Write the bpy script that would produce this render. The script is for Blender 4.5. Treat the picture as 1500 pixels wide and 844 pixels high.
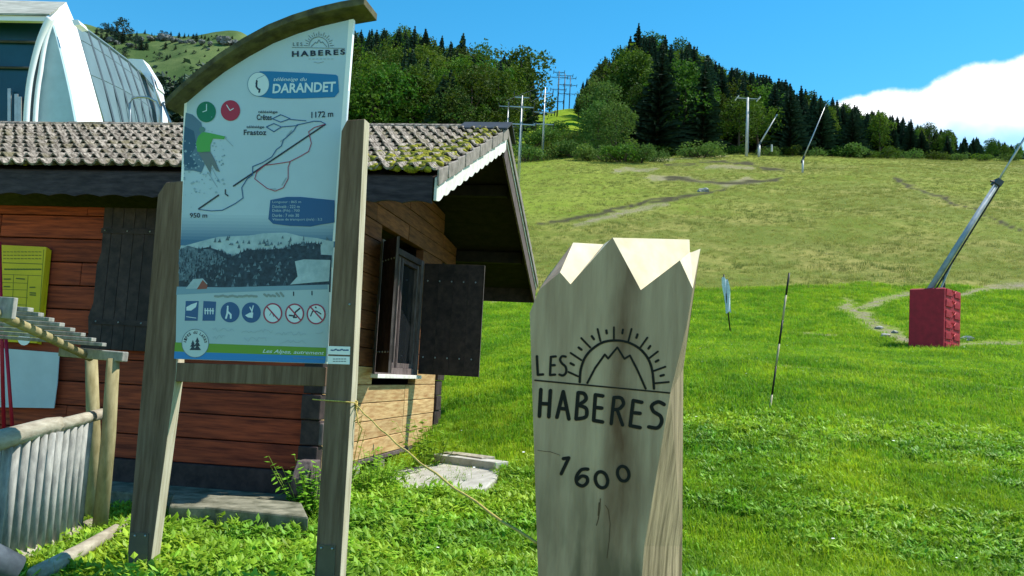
import bpy, math, random
import numpy as np
from mathutils import Vector, Matrix
random.seed(7); rng = np.random.default_rng(7)
S = bpy.context.scene
for o in list(bpy.data.objects): bpy.data.objects.remove(o)

# ------------------------------------------------------------------ camera
F, PITCH, ROLL, EYE = 1250.0, .1028, .0524, 1.6      # focal length in pixels of a 1500 wide picture
fw = Vector((0, math.cos(PITCH), math.sin(PITCH))); U0 = Vector((0, -math.sin(PITCH), math.cos(PITCH))); R0 = Vector((1, 0, 0))
rt = R0*math.cos(ROLL) + U0*math.sin(ROLL); up = U0*math.cos(ROLL) - R0*math.sin(ROLL)
cam = bpy.data.cameras.new('camera'); co = bpy.data.objects.new('camera', cam); S.collection.objects.link(co)
cam.sensor_width = 36; cam.lens = 36*F/1500; cam.clip_end = 5000; cam.clip_start = .05
co.matrix_world = Matrix(((rt.x, up.x, -fw.x, 0), (rt.y, up.y, -fw.y, 0), (rt.z, up.z, -fw.z, EYE), (0, 0, 0, 1)))
S.camera = co
S.render.resolution_x = 1024; S.render.resolution_y = 576

# ------------------------------------------------------------------ sky, sun, exposure
SUN_AZ, SUN_EL = math.radians(80), math.radians(56)    # azimuth from +Y towards +X
W = bpy.data.worlds.new('World'); S.world = W; W.use_nodes = True
nt = W.node_tree; nt.nodes.clear()
def N(nt, t, **k):
    n = nt.nodes.new(t)
    for a, b in k.items():
        if a.startswith('i_'): n.inputs[a[2:].replace('_', ' ')].default_value = b
        else: setattr(n, a, b)
    return n
def M(nt, op, a=None, b=None, c=None):
    n = nt.nodes.new('ShaderNodeMath'); n.operation = op
    for i, v in enumerate((a, b, c)):
        if v is None: continue
        if isinstance(v, (int, float)): n.inputs[i].default_value = v
        else: nt.links.new(v, n.inputs[i])
    return n.outputs[0]
L = nt.links.new
sky = N(nt, 'ShaderNodeTexSky', sky_type='NISHITA', sun_disc=False, sun_elevation=SUN_EL, sun_rotation=SUN_AZ, altitude=1200, air_density=1.0, dust_density=.2, ozone_density=2.5)
hsv = N(nt, 'ShaderNodeHueSaturation'); hsv.inputs['Saturation'].default_value = 1.36; hsv.inputs['Value'].default_value = 1.48; hsv.inputs['Hue'].default_value = .480
L(sky.outputs[0], hsv.inputs['Color'])
tc = N(nt, 'ShaderNodeTexCoord'); sp = N(nt, 'ShaderNodeSeparateXYZ'); L(tc.outputs['Generated'], sp.inputs[0])
X_, Y_, Z_ = sp.outputs
az = M(nt, 'ARCTAN2', X_, Y_)
el = M(nt, 'DIVIDE', Z_, M(nt, 'SQRT', M(nt, 'ADD', M(nt, 'MULTIPLY', X_, X_), M(nt, 'MULTIPLY', Y_, Y_))))
cur = N(nt, 'ShaderNodeFloatCurve')
def azel(px, py):
    d = rt*(px-750) - up*(py-422) + fw*F
    return math.atan2(d.x, d.y), d.z/math.hypot(d.x, d.y)
pts = [azel(*p) for p in ((1215, 152), (1262, 136), (1300, 128), (1350, 123), (1372, 113), (1405, 99), (1445, 93), (1475, 86), (1500, 78))]
cm = cur.mapping.curves[0]
cp = [(0, .02), (.30, .10)] + [(a, b) for a, b in pts] + [(.75, .42), (.95, .36), (1.3, .30)]
while len(cm.points) < len(cp)+1: cm.points.new(.5, .5)
for p, (a, b) in zip(cm.points, cp + [(3.2, .05)]):
    p.location = (a/3.2, b); p.handle_type = 'VECTOR' if a < .3 else 'AUTO'
cur.mapping.update()
L(M(nt, 'DIVIDE', az, 3.2), cur.inputs['Value'])
nz = N(nt, 'ShaderNodeTexNoise'); nz.inputs['Scale'].default_value = 14; nz.inputs['Detail'].default_value = 7; nz.inputs['Roughness'].default_value = .6
L(tc.outputs['Generated'], nz.inputs['Vector'])
edge = M(nt, 'ADD', cur.outputs[0], M(nt, 'MULTIPLY', M(nt, 'SUBTRACT', nz.outputs[0], .5), .042))
topm = N(nt, 'ShaderNodeMapRange', interpolation_type='SMOOTHSTEP'); L(M(nt, 'SUBTRACT', edge, el), topm.inputs[0]); topm.inputs[1].default_value = -.002; topm.inputs[2].default_value = .010
nz2 = N(nt, 'ShaderNodeTexNoise'); nz2.inputs['Scale'].default_value = 7; nz2.inputs['Detail'].default_value = 5
L(tc.outputs['Generated'], nz2.inputs['Vector'])
lowm = N(nt, 'ShaderNodeMapRange', interpolation_type='SMOOTHSTEP')     # ragged underside of the cloud bank
L(M(nt, 'ADD', el, M(nt, 'MULTIPLY', M(nt, 'SUBTRACT', nz2.outputs[0], .5), .12)), lowm.inputs[0]); lowm.inputs[1].default_value = .275; lowm.inputs[2].default_value = .315
mask = M(nt, 'MULTIPLY', topm.outputs[0], M(nt, 'ADD', M(nt, 'MULTIPLY', lowm.outputs[0], .75), .25))
mx = N(nt, 'ShaderNodeMix', data_type='RGBA'); L(mask, mx.inputs[0]); L(hsv.outputs[0], mx.inputs[6]); mx.inputs[7].default_value = (9.8, 10.0, 10.3, 1)
bg = N(nt, 'ShaderNodeBackground'); L(mx.outputs[2], bg.inputs[0]); bg.inputs[1].default_value = .095
wo = N(nt, 'ShaderNodeOutputWorld'); L(bg.outputs[0], wo.inputs[0])
sl = bpy.data.lights.new('sun', 'SUN'); sl.energy = 4.2; sl.angle = math.radians(.53); sl.color = (1, .955, .86)
so = bpy.data.objects.new('sun', sl); S.collection.objects.link(so)
sd = Vector((math.sin(SUN_AZ)*math.cos(SUN_EL), math.cos(SUN_AZ)*math.cos(SUN_EL), math.sin(SUN_EL)))
so.rotation_euler = sd.to_track_quat('Z', 'Y').to_euler()
S.view_settings.view_transform = 'Standard'; S.view_settings.look = 'None'; S.view_settings.exposure = .7; S.view_settings.gamma = 1

# ------------------------------------------------------------------ helpers
def ray(px, py): return rt*(px-750) - up*(py-422) + fw*F
def P(px, py, Y):
    d = ray(px, py); return Vector((d.x*Y/d.y, Y, EYE + d.z*Y/d.y))
def proj(p):
    q = Vector(p) - Vector((0, 0, EYE)); w = q.dot(fw)
    return 750 + F*q.dot(rt)/w, 422 - F*q.dot(up)/w
def tag(o, label=None, cat=None, group=None, kind=None):
    if label: o['label'] = label
    if cat: o['category'] = cat
    if group: o['group'] = group
    if kind: o['kind'] = kind
    return o
def empty(name, loc, label=None, cat=None, group=None):
    o = bpy.data.objects.new(name, None); S.collection.objects.link(o); o.location = loc; o.empty_display_size = .2
    return tag(o, label, cat, group)
class MB:
    def __init__(s): s.v = []; s.f = []; s.smooth = False
    def add(s, vs, fs):
        n = len(s.v); s.v += [Vector(v) for v in vs]; s.f += [tuple(i+n for i in f) for f in fs]; return s
    def hexa(s, b, t):            # 4 bottom points, 4 top points
        return s.add(list(b)+list(t), [(3, 2, 1, 0), (4, 5, 6, 7), (0, 1, 5, 4), (1, 2, 6, 5), (2, 3, 7, 6), (3, 0, 4, 7)])
    def bar(s, a, b, w, d, side=Vector((1, 0, 0))):      # rectangular bar a->b, w along side, d along the third axis
        a, b = Vector(a), Vector(b); ax = (b-a).normalized(); side = (side - ax*side.dot(ax)).normalized(); th = ax.cross(side)
        q = [side*(-w/2)-th*(d/2), side*(w/2)-th*(d/2), side*(w/2)+th*(d/2), side*(-w/2)+th*(d/2)]
        return s.hexa([a+k for k in q], [b+k for k in q])
    def tube(s, pts, rad, n=8, cap=True):
        pts = [Vector(p) for p in pts]
        if not isinstance(rad, (list, tuple)): rad = [rad]*len(pts)
        vs = []; fs = []
        for i, p in enumerate(pts):
            ax = (pts[min(i+1, len(pts)-1)] - pts[max(i-1, 0)]).normalized()
            ref = Vector((0, 0, 1)) if abs(ax.z) < .9 else Vector((1, 0, 0))
            a = ax.cross(ref).normalized(); b = ax.cross(a)
            for k in range(n):
                t = 2*math.pi*k/n; vs.append(p + (a*math.cos(t)+b*math.sin(t))*rad[i])
        for i in range(len(pts)-1):
            for k in range(n): fs.append((i*n+k, i*n+(k+1) % n, (i+1)*n+(k+1) % n, (i+1)*n+k))
        if cap: fs.append(tuple(range(n-1, -1, -1))); fs.append(tuple((len(pts)-1)*n+k for k in range(n)))
        return s.add(vs, fs)
    def prism(s, pts, off):       # closed polygon swept by the vector off
        pts = [Vector(p) for p in pts]; n = len(pts)
        return s.add(pts+[p+off for p in pts], [tuple(range(n)), tuple(range(2*n-1, n-1, -1))] + [(i, i+n, (i+1) % n+n, (i+1) % n) for i in range(n)])
    def blob(s, c, r, sq=(1, 1, 1), seed=0, n=7, m=5, amp=.25):
        rr = random.Random(seed); vs = [Vector(c)+Vector((0, 0, r*sq[2]))]
        for j in range(1, m):
            for i in range(n):
                th = math.pi*j/m; ph = 2*math.pi*(i+.5*(j % 2))/n; q = r*(1+rr.uniform(-amp, amp))
                vs.append(Vector(c)+Vector((q*math.sin(th)*math.cos(ph)*sq[0], q*math.sin(th)*math.sin(ph)*sq[1], q*math.cos(th)*sq[2])))
        vs.append(Vector(c)-Vector((0, 0, r*sq[2]))); fs = []
        for i in range(n): fs.append((0, 1+i, 1+(i+1) % n))
        for j in range(m-2):
            for i in range(n):
                a = 1+j*n; fs.append((a+i, a+n+i, a+n+(i+1) % n, a+(i+1) % n))
        k = len(vs)-1
        for i in range(n): fs.append((k, 1+(m-2)*n+(i+1) % n, 1+(m-2)*n+i))
        return s.add(vs, fs)
    def build(s, name, mat, parent=None, smooth=False, bevel=0):
        org = parent.matrix_basis.translation if parent else Vector((0, 0, 0))
        if parent and parent.parent: org = org + parent.parent.matrix_basis.translation
        me = bpy.data.meshes.new(name)
        if parent is None and s.v:
            c = sum(s.v, Vector())/len(s.v); org = Vector((c.x, c.y, min(v.z for v in s.v)))
        me.from_pydata([tuple(v-org) for v in s.v], [], s.f); me.update()
        if mat: me.materials.append(mat)
        if smooth: me.polygons.foreach_set('use_smooth', [True]*len(me.polygons))
        o = bpy.data.objects.new(name, me); S.collection.objects.link(o); o.parent = parent
        if parent is None: o.location = org
        if bevel:
            m = o.modifiers.new('bevel', 'BEVEL'); m.width = bevel; m.segments = 2; m.limit_method = 'ANGLE'
        return o

# ------------------------------------------------------------------ materials
MATS = {}
def mat(name, col, rough=.8, metal=0, var=.0, scale=8, stretch=(1, 1, 1), col2=None, bump=0, spec=.3, objvar=0, extra=None):
    if name in MATS: return MATS[name]
    m = bpy.data.materials.new(name); m.use_nodes = True; t = m.node_tree; b = t.nodes['Principled BSDF']
    b.inputs['Roughness'].default_value = rough; b.inputs['Metallic'].default_value = metal; b.inputs['Specular IOR Level'].default_value = spec
    c4 = tuple(col)+(1,); b.inputs['Base Color'].default_value = c4
    if var or col2 or bump or objvar:
        tcn = N(t, 'ShaderNodeTexCoord'); mp = N(t, 'ShaderNodeMapping'); mp.inputs['Scale'].default_value = stretch
        t.links.new(tcn.outputs['Object'], mp.inputs[0])
        oi = N(t, 'ShaderNodeObjectInfo')
        va = N(t, 'ShaderNodeVectorMath', operation='ADD'); t.links.new(mp.outputs[0], va.inputs[0])
        cx = N(t, 'ShaderNodeCombineXYZ'); t.links.new(M(t, 'MULTIPLY', oi.outputs['Random'], 37.), cx.inputs[0]); t.links.new(cx.outputs[0], va.inputs[1])
        n1 = N(t, 'ShaderNodeTexNoise'); n1.inputs['Scale'].default_value = scale; n1.inputs['Detail'].default_value = 8; n1.inputs['Roughness'].default_value = .62
        t.links.new(va.outputs[0], n1.inputs['Vector'])
        n2 = N(t, 'ShaderNodeTexNoise'); n2.inputs['Scale'].default_value = scale*.23; n2.inputs['Detail'].default_value = 3
        t.links.new(va.outputs[0], n2.inputs['Vector'])
        rp = N(t, 'ShaderNodeMapRange'); t.links.new(n1.outputs[0], rp.inputs[0]); rp.inputs[1].default_value = .35; rp.inputs[2].default_value = .65
        mxn = N(t, 'ShaderNodeMix', data_type='RGBA'); t.links.new(rp.outputs[0], mxn.inputs[0])
        d2 = tuple(col2)+(1,) if col2 else tuple(min(1, x*(1+var)) for x in col)+(1,)
        d1 = c4 if col2 else tuple(x*(1-var) for x in col)+(1,)
        mxn.inputs[6].default_value = d1; mxn.inputs[7].default_value = d2
        hs = N(t, 'ShaderNodeHueSaturation'); t.links.new(mxn.outputs[2], hs.inputs['Color'])
        vv = M(t, 'ADD', M(t, 'MULTIPLY', M(t, 'SUBTRACT', n2.outputs[0], .5), var*1.6), M(t, 'ADD', 1., M(t, 'MULTIPLY', M(t, 'SUBTRACT', oi.outputs['Random'], .5), objvar)))
        t.links.new(vv, hs.inputs['Value'])
        t.links.new(hs.outputs[0], b.inputs['Base Color'])
        if bump:
            bn = N(t, 'ShaderNodeBump'); bn.inputs['Strength'].default_value = bump; bn.inputs['Distance'].default_value = .01
            t.links.new(n1.outputs[0], bn.inputs['Height']); t.links.new(bn.outputs[0], b.inputs['Normal'])
        if extra: extra(t, b, hs, tcn, n1)
    MATS[name] = m; return m
def leafmat(name, col, col2, trans=.35, objvar=.5, rough=.55, huev=.03):
    if name in MATS: return MATS[name]
    m = bpy.data.materials.new(name); m.use_nodes = True; t = m.node_tree; b = t.nodes['Principled BSDF']
    b.inputs['Roughness'].default_value = rough; b.inputs['Specular IOR Level'].default_value = .25
    g = N(t, 'ShaderNodeNewGeometry'); oi = N(t, 'ShaderNodeObjectInfo')
    tcn = N(t, 'ShaderNodeTexCoord'); n = N(t, 'ShaderNodeTexNoise'); n.inputs['Scale'].default_value = .55; n.inputs['Detail'].default_value = 4
    t.links.new(tcn.outputs['Object'], n.inputs['Vector'])
    mx_ = N(t, 'ShaderNodeMix', data_type='RGBA'); mx_.inputs[6].default_value = tuple(col)+(1,); mx_.inputs[7].default_value = tuple(col2)+(1,)
    f = M(t, 'ADD', M(t, 'MULTIPLY', g.outputs['Random Per Island'], .5), M(t, 'MULTIPLY', M(t, 'SUBTRACT', n.outputs[0], .25), .9))
    cl = N(t, 'ShaderNodeClamp'); t.links.new(f, cl.inputs[0]); t.links.new(cl.outputs[0], mx_.inputs[0])
    hs = N(t, 'ShaderNodeHueSaturation'); t.links.new(mx_.outputs[2], hs.inputs['Color'])
    t.links.new(M(t, 'ADD', 1-objvar/2, M(t, 'MULTIPLY', oi.outputs['Random'], objvar)), hs.inputs['Value'])
    t.links.new(M(t, 'ADD', .5-huev/2, M(t, 'MULTIPLY', M(t, 'FRACT', M(t, 'MULTIPLY', oi.outputs['Random'], 7.31)), huev)), hs.inputs['Hue'])
    if name in ('meadow_grass_blades', 'broad_weed_leaves', 'dry_meadow_grass'):
        pn = N(t, 'ShaderNodeTexNoise'); pn.inputs['Scale'].default_value = .55 if 'dry' not in name else .16; pn.inputs['Detail'].default_value = 5; pn.inputs['Roughness'].default_value = .65
        t.links.new(oi.outputs['Location'], pn.inputs['Vector']); pr = N(t, 'ShaderNodeMapRange'); t.links.new(pn.outputs[0], pr.inputs[0]); pr.inputs[1].default_value = .38; pr.inputs[2].default_value = .62
        h2 = N(t, 'ShaderNodeHueSaturation'); t.links.new(hs.outputs[0], h2.inputs['Color'])
        t.links.new(M(t, 'ADD', .80, M(t, 'MULTIPLY', pr.outputs[0], .50)), h2.inputs['Value']); t.links.new(M(t, 'SUBTRACT', .515, M(t, 'MULTIPLY', pr.outputs[0], .04)), h2.inputs['Hue']); hs = h2
    t.links.new(hs.outputs[0], b.inputs['Base Color'])
    tr = N(t, 'ShaderNodeBsdfTranslucent'); t.links.new(hs.outputs[0], tr.inputs[0])
    ms = N(t, 'ShaderNodeMixShader'); ms.inputs[0].default_value = trans
    out = [x for x in t.nodes if x.type == 'OUTPUT_MATERIAL'][0]
    t.links.new(b.outputs[0], ms.inputs[1]); t.links.new(tr.outputs[0], ms.inputs[2]); t.links.new(ms.outputs[0], out.inputs[0])
    MATS[name] = m; return m
mPost = mat('weathered_post_wood', (.115, .066, .042), .9, var=.3, scale=9, stretch=(3, 3, .22), col2=(.22, .14, .095), bump=.5)
mPostLit = mat('sunlit_post_side', (.34, .29, .19), .85, var=.25, scale=11, stretch=(3, 3, .25), col2=(.52, .47, .35), bump=.4)  # sunlight painted into a paler colour for the right-hand post faces
mArc = mat('mossy_dark_wood', (.05, .045, .028), .9, var=.3, scale=10, col2=(.13, .12, .06), bump=.4)
mBoardRed = mat('red_brown_stained_boards', (.14, .021, .010), .75, var=.35, scale=6, stretch=(.35, .35, 5), col2=(.43, .072, .026), bump=.35, objvar=.35)
mBoardShade = mat('shaded_orange_boards', (.10, .032, .012), .8, var=.3, scale=6, stretch=(.5, .5, 5), col2=(.24, .085, .028), bump=.35, objvar=.3)  # upper gable boards, the overhang's shade painted in as a darker colour
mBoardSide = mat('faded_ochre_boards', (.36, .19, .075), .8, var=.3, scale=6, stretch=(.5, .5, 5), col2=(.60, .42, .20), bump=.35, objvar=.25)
mDark = mat('dark_stained_wood', (.020, .013, .014), .7, var=.35, scale=8, stretch=(1, 1, 1), col2=(.058, .036, .034), bump=.3, objvar=.4)
mDarkGrey = mat('weathered_dark_wood', (.06, .044, .042), .8, var=.35, scale=12, stretch=(2, 2, .4), col2=(.165, .125, .118), bump=.4)
mNearBlack = mat('near_black_wood', (.009, .007, .006), .9, var=.4, scale=6, col2=(.022, .016, .013), bump=.3)  # near-black wood of the soffit boards and purlins
mFascia = mat('brown_violet_fascia_board', (.022, .016, .022), .8, var=.35, scale=8, stretch=(.6, .6, 3), col2=(.062, .046, .055), bump=.3)
mWhiteWood = mat('peeling_white_paint', (.80, .78, .74), .7, var=.12, scale=9, col2=(.62, .58, .52), bump=.25)
mConc = mat('old_concrete', (.075, .075, .045), .95, var=.4, scale=5, col2=(.27, .25, .18), bump=.5)
mStone = mat('pale_flagstone', (.36, .34, .29), .95, var=.25, scale=6, col2=(.55, .52, .46), bump=.6)
mGreyWood = mat('silvery_grey_timber', (.20, .20, .185), .85, var=.3, scale=12, stretch=(1.5, 1.5, .5), col2=(.40, .39, .35), bump=.4, objvar=.25)
mLog = mat('bleached_log', (.25, .21, .15), .9, var=.3, scale=10, stretch=(1.5, .4, 1.5), col2=(.48, .43, .33), bump=.5)
mYellowPole = mat('yellowish_round_wood', (.22, .18, .08), .85, var=.3, scale=10, stretch=(1.5, 1.5, .5), col2=(.38, .32, .17), bump=.4)
mWhite = mat('white_painted_metal', (.82, .83, .84), .35, var=.03, scale=2, spec=.5)
mSilver = mat('silver_sheet', (.36, .50, .54), .5, .1, var=.10, scale=1.2, spec=.5)
mClad = mat('blue_grey_cladding', (.12, .185, .205), .6, 0, var=.10, scale=.8, objvar=.10)
mSeam = mat('dark_standing_seam', (.10, .14, .16), .5, .2)
mGlass = mat('dark_teal_glazing', (.006, .045, .075), .25, 0, var=.35, scale=.35, spec=.5)
mMetal = mat('galvanised_steel', (.42, .43, .43), .45, .7, var=.12, scale=5)
mMetalD = mat('dark_steel', (.07, .075, .08), .55, .5, var=.15, scale=5)
mPole = mat('galvanised_mast_grey', (.50, .50, .49), .6, .15, var=.12, scale=3)
mRed = mat('red_pvc_padding', (.33, .008, .022), .6, var=.18, scale=5, bump=.15)
mRedPole = mat('red_plastic', (.45, .01, .03), .5, var=.1, scale=4)
mBlack = mat('black_plastic', (.012, .012, .012), .5)
mPale = mat('pale_bamboo', (.42, .36, .24), .7, var=.2, scale=12)
mRope = mat('yellow_rope', (.50, .38, .10), .8, var=.25, scale=60)
mBark = mat('tree_bark', (.09, .07, .05), .95, var=.3, scale=4, bump=.4)
mRoofMetal = mat('dark_ridge_sheet', (.05, .05, .055), .6, .3, var=.2, scale=5)
mSlate = mat('slate_grey_old_wood', (.035, .045, .06), .8, var=.3, scale=6, col2=(.09, .11, .13), bump=.3)
mPane = mat('dim_window_glass', (.012, .014, .016), .08, 0, spec=.6)
mStationRoof = mat('lichened_roof_sheet', (.22, .22, .18), .9, var=.4, scale=3, stretch=(.5, 4, 4), col2=(.50, .50, .44))
mRock = mat('limestone', (.06, .07, .065), .95, var=.4, scale=.25, col2=(.20, .205, .19), bump=.8)
mStoneS = mat('grey_field_stone', (.35, .34, .31), .95, var=.3, scale=9, bump=.5)
mMoss = mat('yellow_green_moss', (.13, .13, .012), 1, var=.4, scale=30, col2=(.36, .33, .03))
def tile_extra(t, b, hs, tcn, n1):      # lichen and moss that grows in patches over the whole roof
    g = N(t, 'ShaderNodeNewGeometry'); n = N(t, 'ShaderNodeTexNoise'); n.inputs['Scale'].default_value = 2.3; n.inputs['Detail'].default_value = 6
    t.links.new(g.outputs['Position'], n.inputs['Vector'])
    r = N(t, 'ShaderNodeMapRange'); t.links.new(n.outputs[0], r.inputs[0]); r.inputs[1].default_value = .52; r.inputs[2].default_value = .66
    n3 = N(t, 'ShaderNodeTexNoise'); n3.inputs['Scale'].default_value = 22; n3.inputs['Detail'].default_value = 5; t.links.new(g.outputs['Position'], n3.inputs['Vector'])
    r3 = N(t, 'ShaderNodeMapRange'); t.links.new(n3.outputs[0], r3.inputs[0]); r3.inputs[1].default_value = .45; r3.inputs[2].default_value = .60
    m1 = N(t, 'ShaderNodeMix', data_type='RGBA'); t.links.new(M(t, 'MULTIPLY', r3.outputs[0], .85), m1.inputs[0]); t.links.new(hs.outputs[0], m1.inputs[6]); m1.inputs[7].default_value = (.045, .035, .025, 1)
    m2 = N(t, 'ShaderNodeMix', data_type='RGBA'); t.links.new(M(t, 'MULTIPLY', r.outputs[0], .6), m2.inputs[0]); t.links.new(m1.outputs[2], m2.inputs[6]); m2.inputs[7].default_value = (.11, .095, .03, 1)
    t.links.new(m2.outputs[2], b.inputs['Base Color'])
mTile = mat('lichened_brown_roof_tile', (.145, .120, .095), .95, var=.5, scale=14, col2=(.40, .35, .29), bump=.5, objvar=.35, extra=tile_extra)
mTileSide = mat('pale_tile_verge', (.30, .26, .23), .95, var=.3, scale=10, col2=(.16, .14, .12), bump=.4, objvar=.2)
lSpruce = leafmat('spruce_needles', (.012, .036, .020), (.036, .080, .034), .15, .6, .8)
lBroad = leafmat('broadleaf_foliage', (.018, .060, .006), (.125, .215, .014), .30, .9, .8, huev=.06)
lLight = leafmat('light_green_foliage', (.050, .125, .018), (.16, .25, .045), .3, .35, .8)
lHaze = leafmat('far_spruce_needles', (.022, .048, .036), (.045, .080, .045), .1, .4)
lGrass = leafmat('meadow_grass_blades', (.135, .28, .008), (.30, .49, .022), .45, .5, .6, .04)
lDry = leafmat('dry_meadow_grass', (.20, .25, .035), (.38, .37, .11), .35, .4, .8, .03)
lWeed = leafmat('broad_weed_leaves', (.13, .29, .010), (.32, .54, .05), .35, .5, .5)

# ------------------------------------------------------------------ terrain
PXC = [-900, 0, 150, 300, 400, 450, 520, 600, 650, 700, 760, 825, 850, 925, 1090, 1130, 1250, 1365, 1500, 2600]
YS = [-60, 0, 7, 9.5, 13, 20, 29, 48, 80, 115, 150, 180, 220, 260, 330, 450, 700, 1200, 3000]
near = {-900: (0, 0, 0, .05, .15, .5, 1.2, 3.0), 400: (0, 0, 0, .05, .15, .5, 1.4, 4.5), 520: (0, 0, 0, .09, .22, .8, 2.0, 5.3), 650: (0, 0, .03, .20, .48, 1.3, 2.6, 6.0),
        850: (0, 0, .05, .45, 1.05, 2.1, 3.1, 6.6), 1130: (0, 0, .08, .55, 1.22, 2.35, 3.2, 7.4), 1365: (0, 0, .10, .55, 1.15, 2.2, 3.2, 7.95), 2600: (0, 0, .1, .55, 1.2, 2.4, 3.6, 8.6)}
far = {-900: (300, 275, 255, 247, 240, 236, 236, 200, 45), 0: (300, 275, 255, 247, 240, 236, 236, 200, 40), 150: (300, 275, 255, 247, 240, 236, 236, 200, 44), 300: (300, 272, 250, 237, 227, 220, 225, 180, 58),
       400: (300, 268, 240, 212, 182, 165, 180, 175, 66), 520: (300, 262, 230, 187, 132, 100, 105, 150, 150), 600: (300, 262, 230, 190, 140, 112, 116, 160, 220), 700: (300, 268, 240, 203, 166, 140, 150, 200, 280),
       760: (305, 255, 224, 202, 178, 160, 172, 220, 290), 825: (305, 250, 220, 200, 171, 150, 168, 220, 290), 850: (305, 250, 221, 205, 178, 158, 165, 220, 290), 925: (306, 252, 223, 197, 152, 120, 125, 220, 300),
       1090: (305, 252, 220, 210, 188, 168, 172, 240, 310), 1250: (303, 252, 226, 221, 213, 207, 212, 250, 320), 1365: (303, 253, 228, 226, 223, 222, 228, 260, 330), 2600: (315, 275, 250, 252, 255, 258, 265, 290, 350)}
def yh(px): return 551 + .0524*(px-750)
def col(px):
    ks = sorted(near); zn = [np.interp(px, ks, [near[k][i] for k in ks]) for i in range(8)]
    kf = sorted(far); pf = min(px, 1700); zf = [EYE + (yh(pf)-np.interp(px, kf, [far[k][i] for k in kf]))/F*YS[8+i] for i in range(9)]
    return zn + zf + [zf[-1]*.8, zf[-1]*.3]
TAB = np.array([col(p) for p in PXC]); YA = np.array(YS, float); PA = np.array(PXC, float)
def pchip_w(t): return t
def nnoise(x, y, s):
    x = x/s; y = y/s; xi = np.floor(x); yi = np.floor(y); fx = x-xi; fy = y-yi
    fx = fx*fx*(3-2*fx); fy = fy*fy*(3-2*fy)
    h = lambda a, b: (np.sin(a*127.1+b*311.7)*43758.5453) % 1
    return (h(xi, yi)*(1-fx)+h(xi+1, yi)*fx)*(1-fy) + (h(xi, yi+1)*(1-fx)+h(xi+1, yi+1)*fx)*fy - .5
# smooth the table along distance with a monotone cubic
def hermite(V, xs, x):
    i = np.clip(np.searchsorted(xs, x)-1, 0, len(xs)-2); return i
def mono_slopes(x, V):
    h = np.diff(x); d = np.diff(V, axis=1)/h; m = np.zeros_like(V); m[:, 0] = d[:, 0]; m[:, -1] = d[:, -1]
    a, b = d[:, :-1], d[:, 1:]; ok = a*b > 0
    m[:, 1:-1] = np.where(ok, 2*a*b/np.where(ok, a+b, 1), 0); return m
SL = mono_slopes(YA, TAB)
def terrain(x, y, rough=True):
    x = np.asarray(x, float); y = np.asarray(y, float)
    px = np.clip(750 + F*x/np.maximum(y, 1.5), -900, 2600)
    j = np.clip(np.searchsorted(PA, px)-1, 0, len(PA)-2); tx = (px-PA[j])/(PA[j+1]-PA[j]); tx = np.where(y > 120, tx*tx*(3-2*tx)*.6+tx*.4, tx)
    yy = np.clip(y, -60, 2999); i = np.clip(np.searchsorted(YA, yy)-1, 0, len(YA)-2); h = YA[i+1]-YA[i]; t = (yy-YA[i])/h
    def ev(k): return (2*t**3-3*t**2+1)*TAB[k, i] + (t**3-2*t**2+t)*h*SL[k, i] + (-2*t**3+3*t**2)*TAB[k, i+1] + (t**3-t**2)*h*SL[k, i+1]
    z = ev(j)*(1-tx) + ev(j+1)*tx
    if rough:
        k = np.clip((y-8)/60, 0, 1)
        z = z + nnoise(x, y, 9)*.5*k + nnoise(x+50, y, 2.7)*(.05+.18*k) + nnoise(x, y+9, .9)*(.025+.04*k)
        z = z + np.clip((y-350)/300, 0, 1)*(nnoise(x, y, 45)*14 + nnoise(x, y, 16)*6)
    return z
_T = np.concatenate([np.linspace(2.5, 60, 1200), np.geomspace(60, 1200, 2400)])
def ground_at(px, py, y0=2.5):
    d = ray(px, py); xs = d.x/d.y*_T; zs = EYE + d.z/d.y*_T
    below = (zs < terrain(xs, _T)) & (_T > y0)
    if not below.any(): return None
    k = int(np.argmax(below)); return Vector((xs[k], _T[k], float(terrain(xs[k], _T[k]))))
def gz(x, y): return float(terrain(x, y))
# grid
aa = np.concatenate([np.linspace(-2.4, -.72, 26)[:-1], np.linspace(-.72, .72, 620), np.linspace(.72, 2.4, 26)[1:]])
yy = np.concatenate([np.linspace(-40, 1, 12)[:-1], np.geomspace(3, 1300, 440)-2])
YG, AG = np.meshgrid(yy, aa, indexing='ij'); XG = AG*(np.maximum(YG, 0)+1.0) + AG*np.clip(14-YG*.3, 0, 14)
ZG = terrain(XG, YG)
nr, nc = YG.shape
verts = np.stack([XG.ravel(), YG.ravel(), ZG.ravel()], 1)
idx = np.arange(nr*nc).reshape(nr, nc)
fc = np.stack([idx[:-1, :-1].ravel(), idx[:-1, 1:].ravel(), idx[1:, 1:].ravel(), idx[1:, :-1].ravel()], 1)
me = bpy.data.meshes.new('ground'); me.from_pydata(verts.tolist(), [], fc.tolist()); me.update()
me.polygons.foreach_set('use_smooth', [True]*len(me.polygons))
ground = bpy.data.objects.new('ground', me); S.collection.objects.link(ground); ground['kind'] = 'structure'
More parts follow.
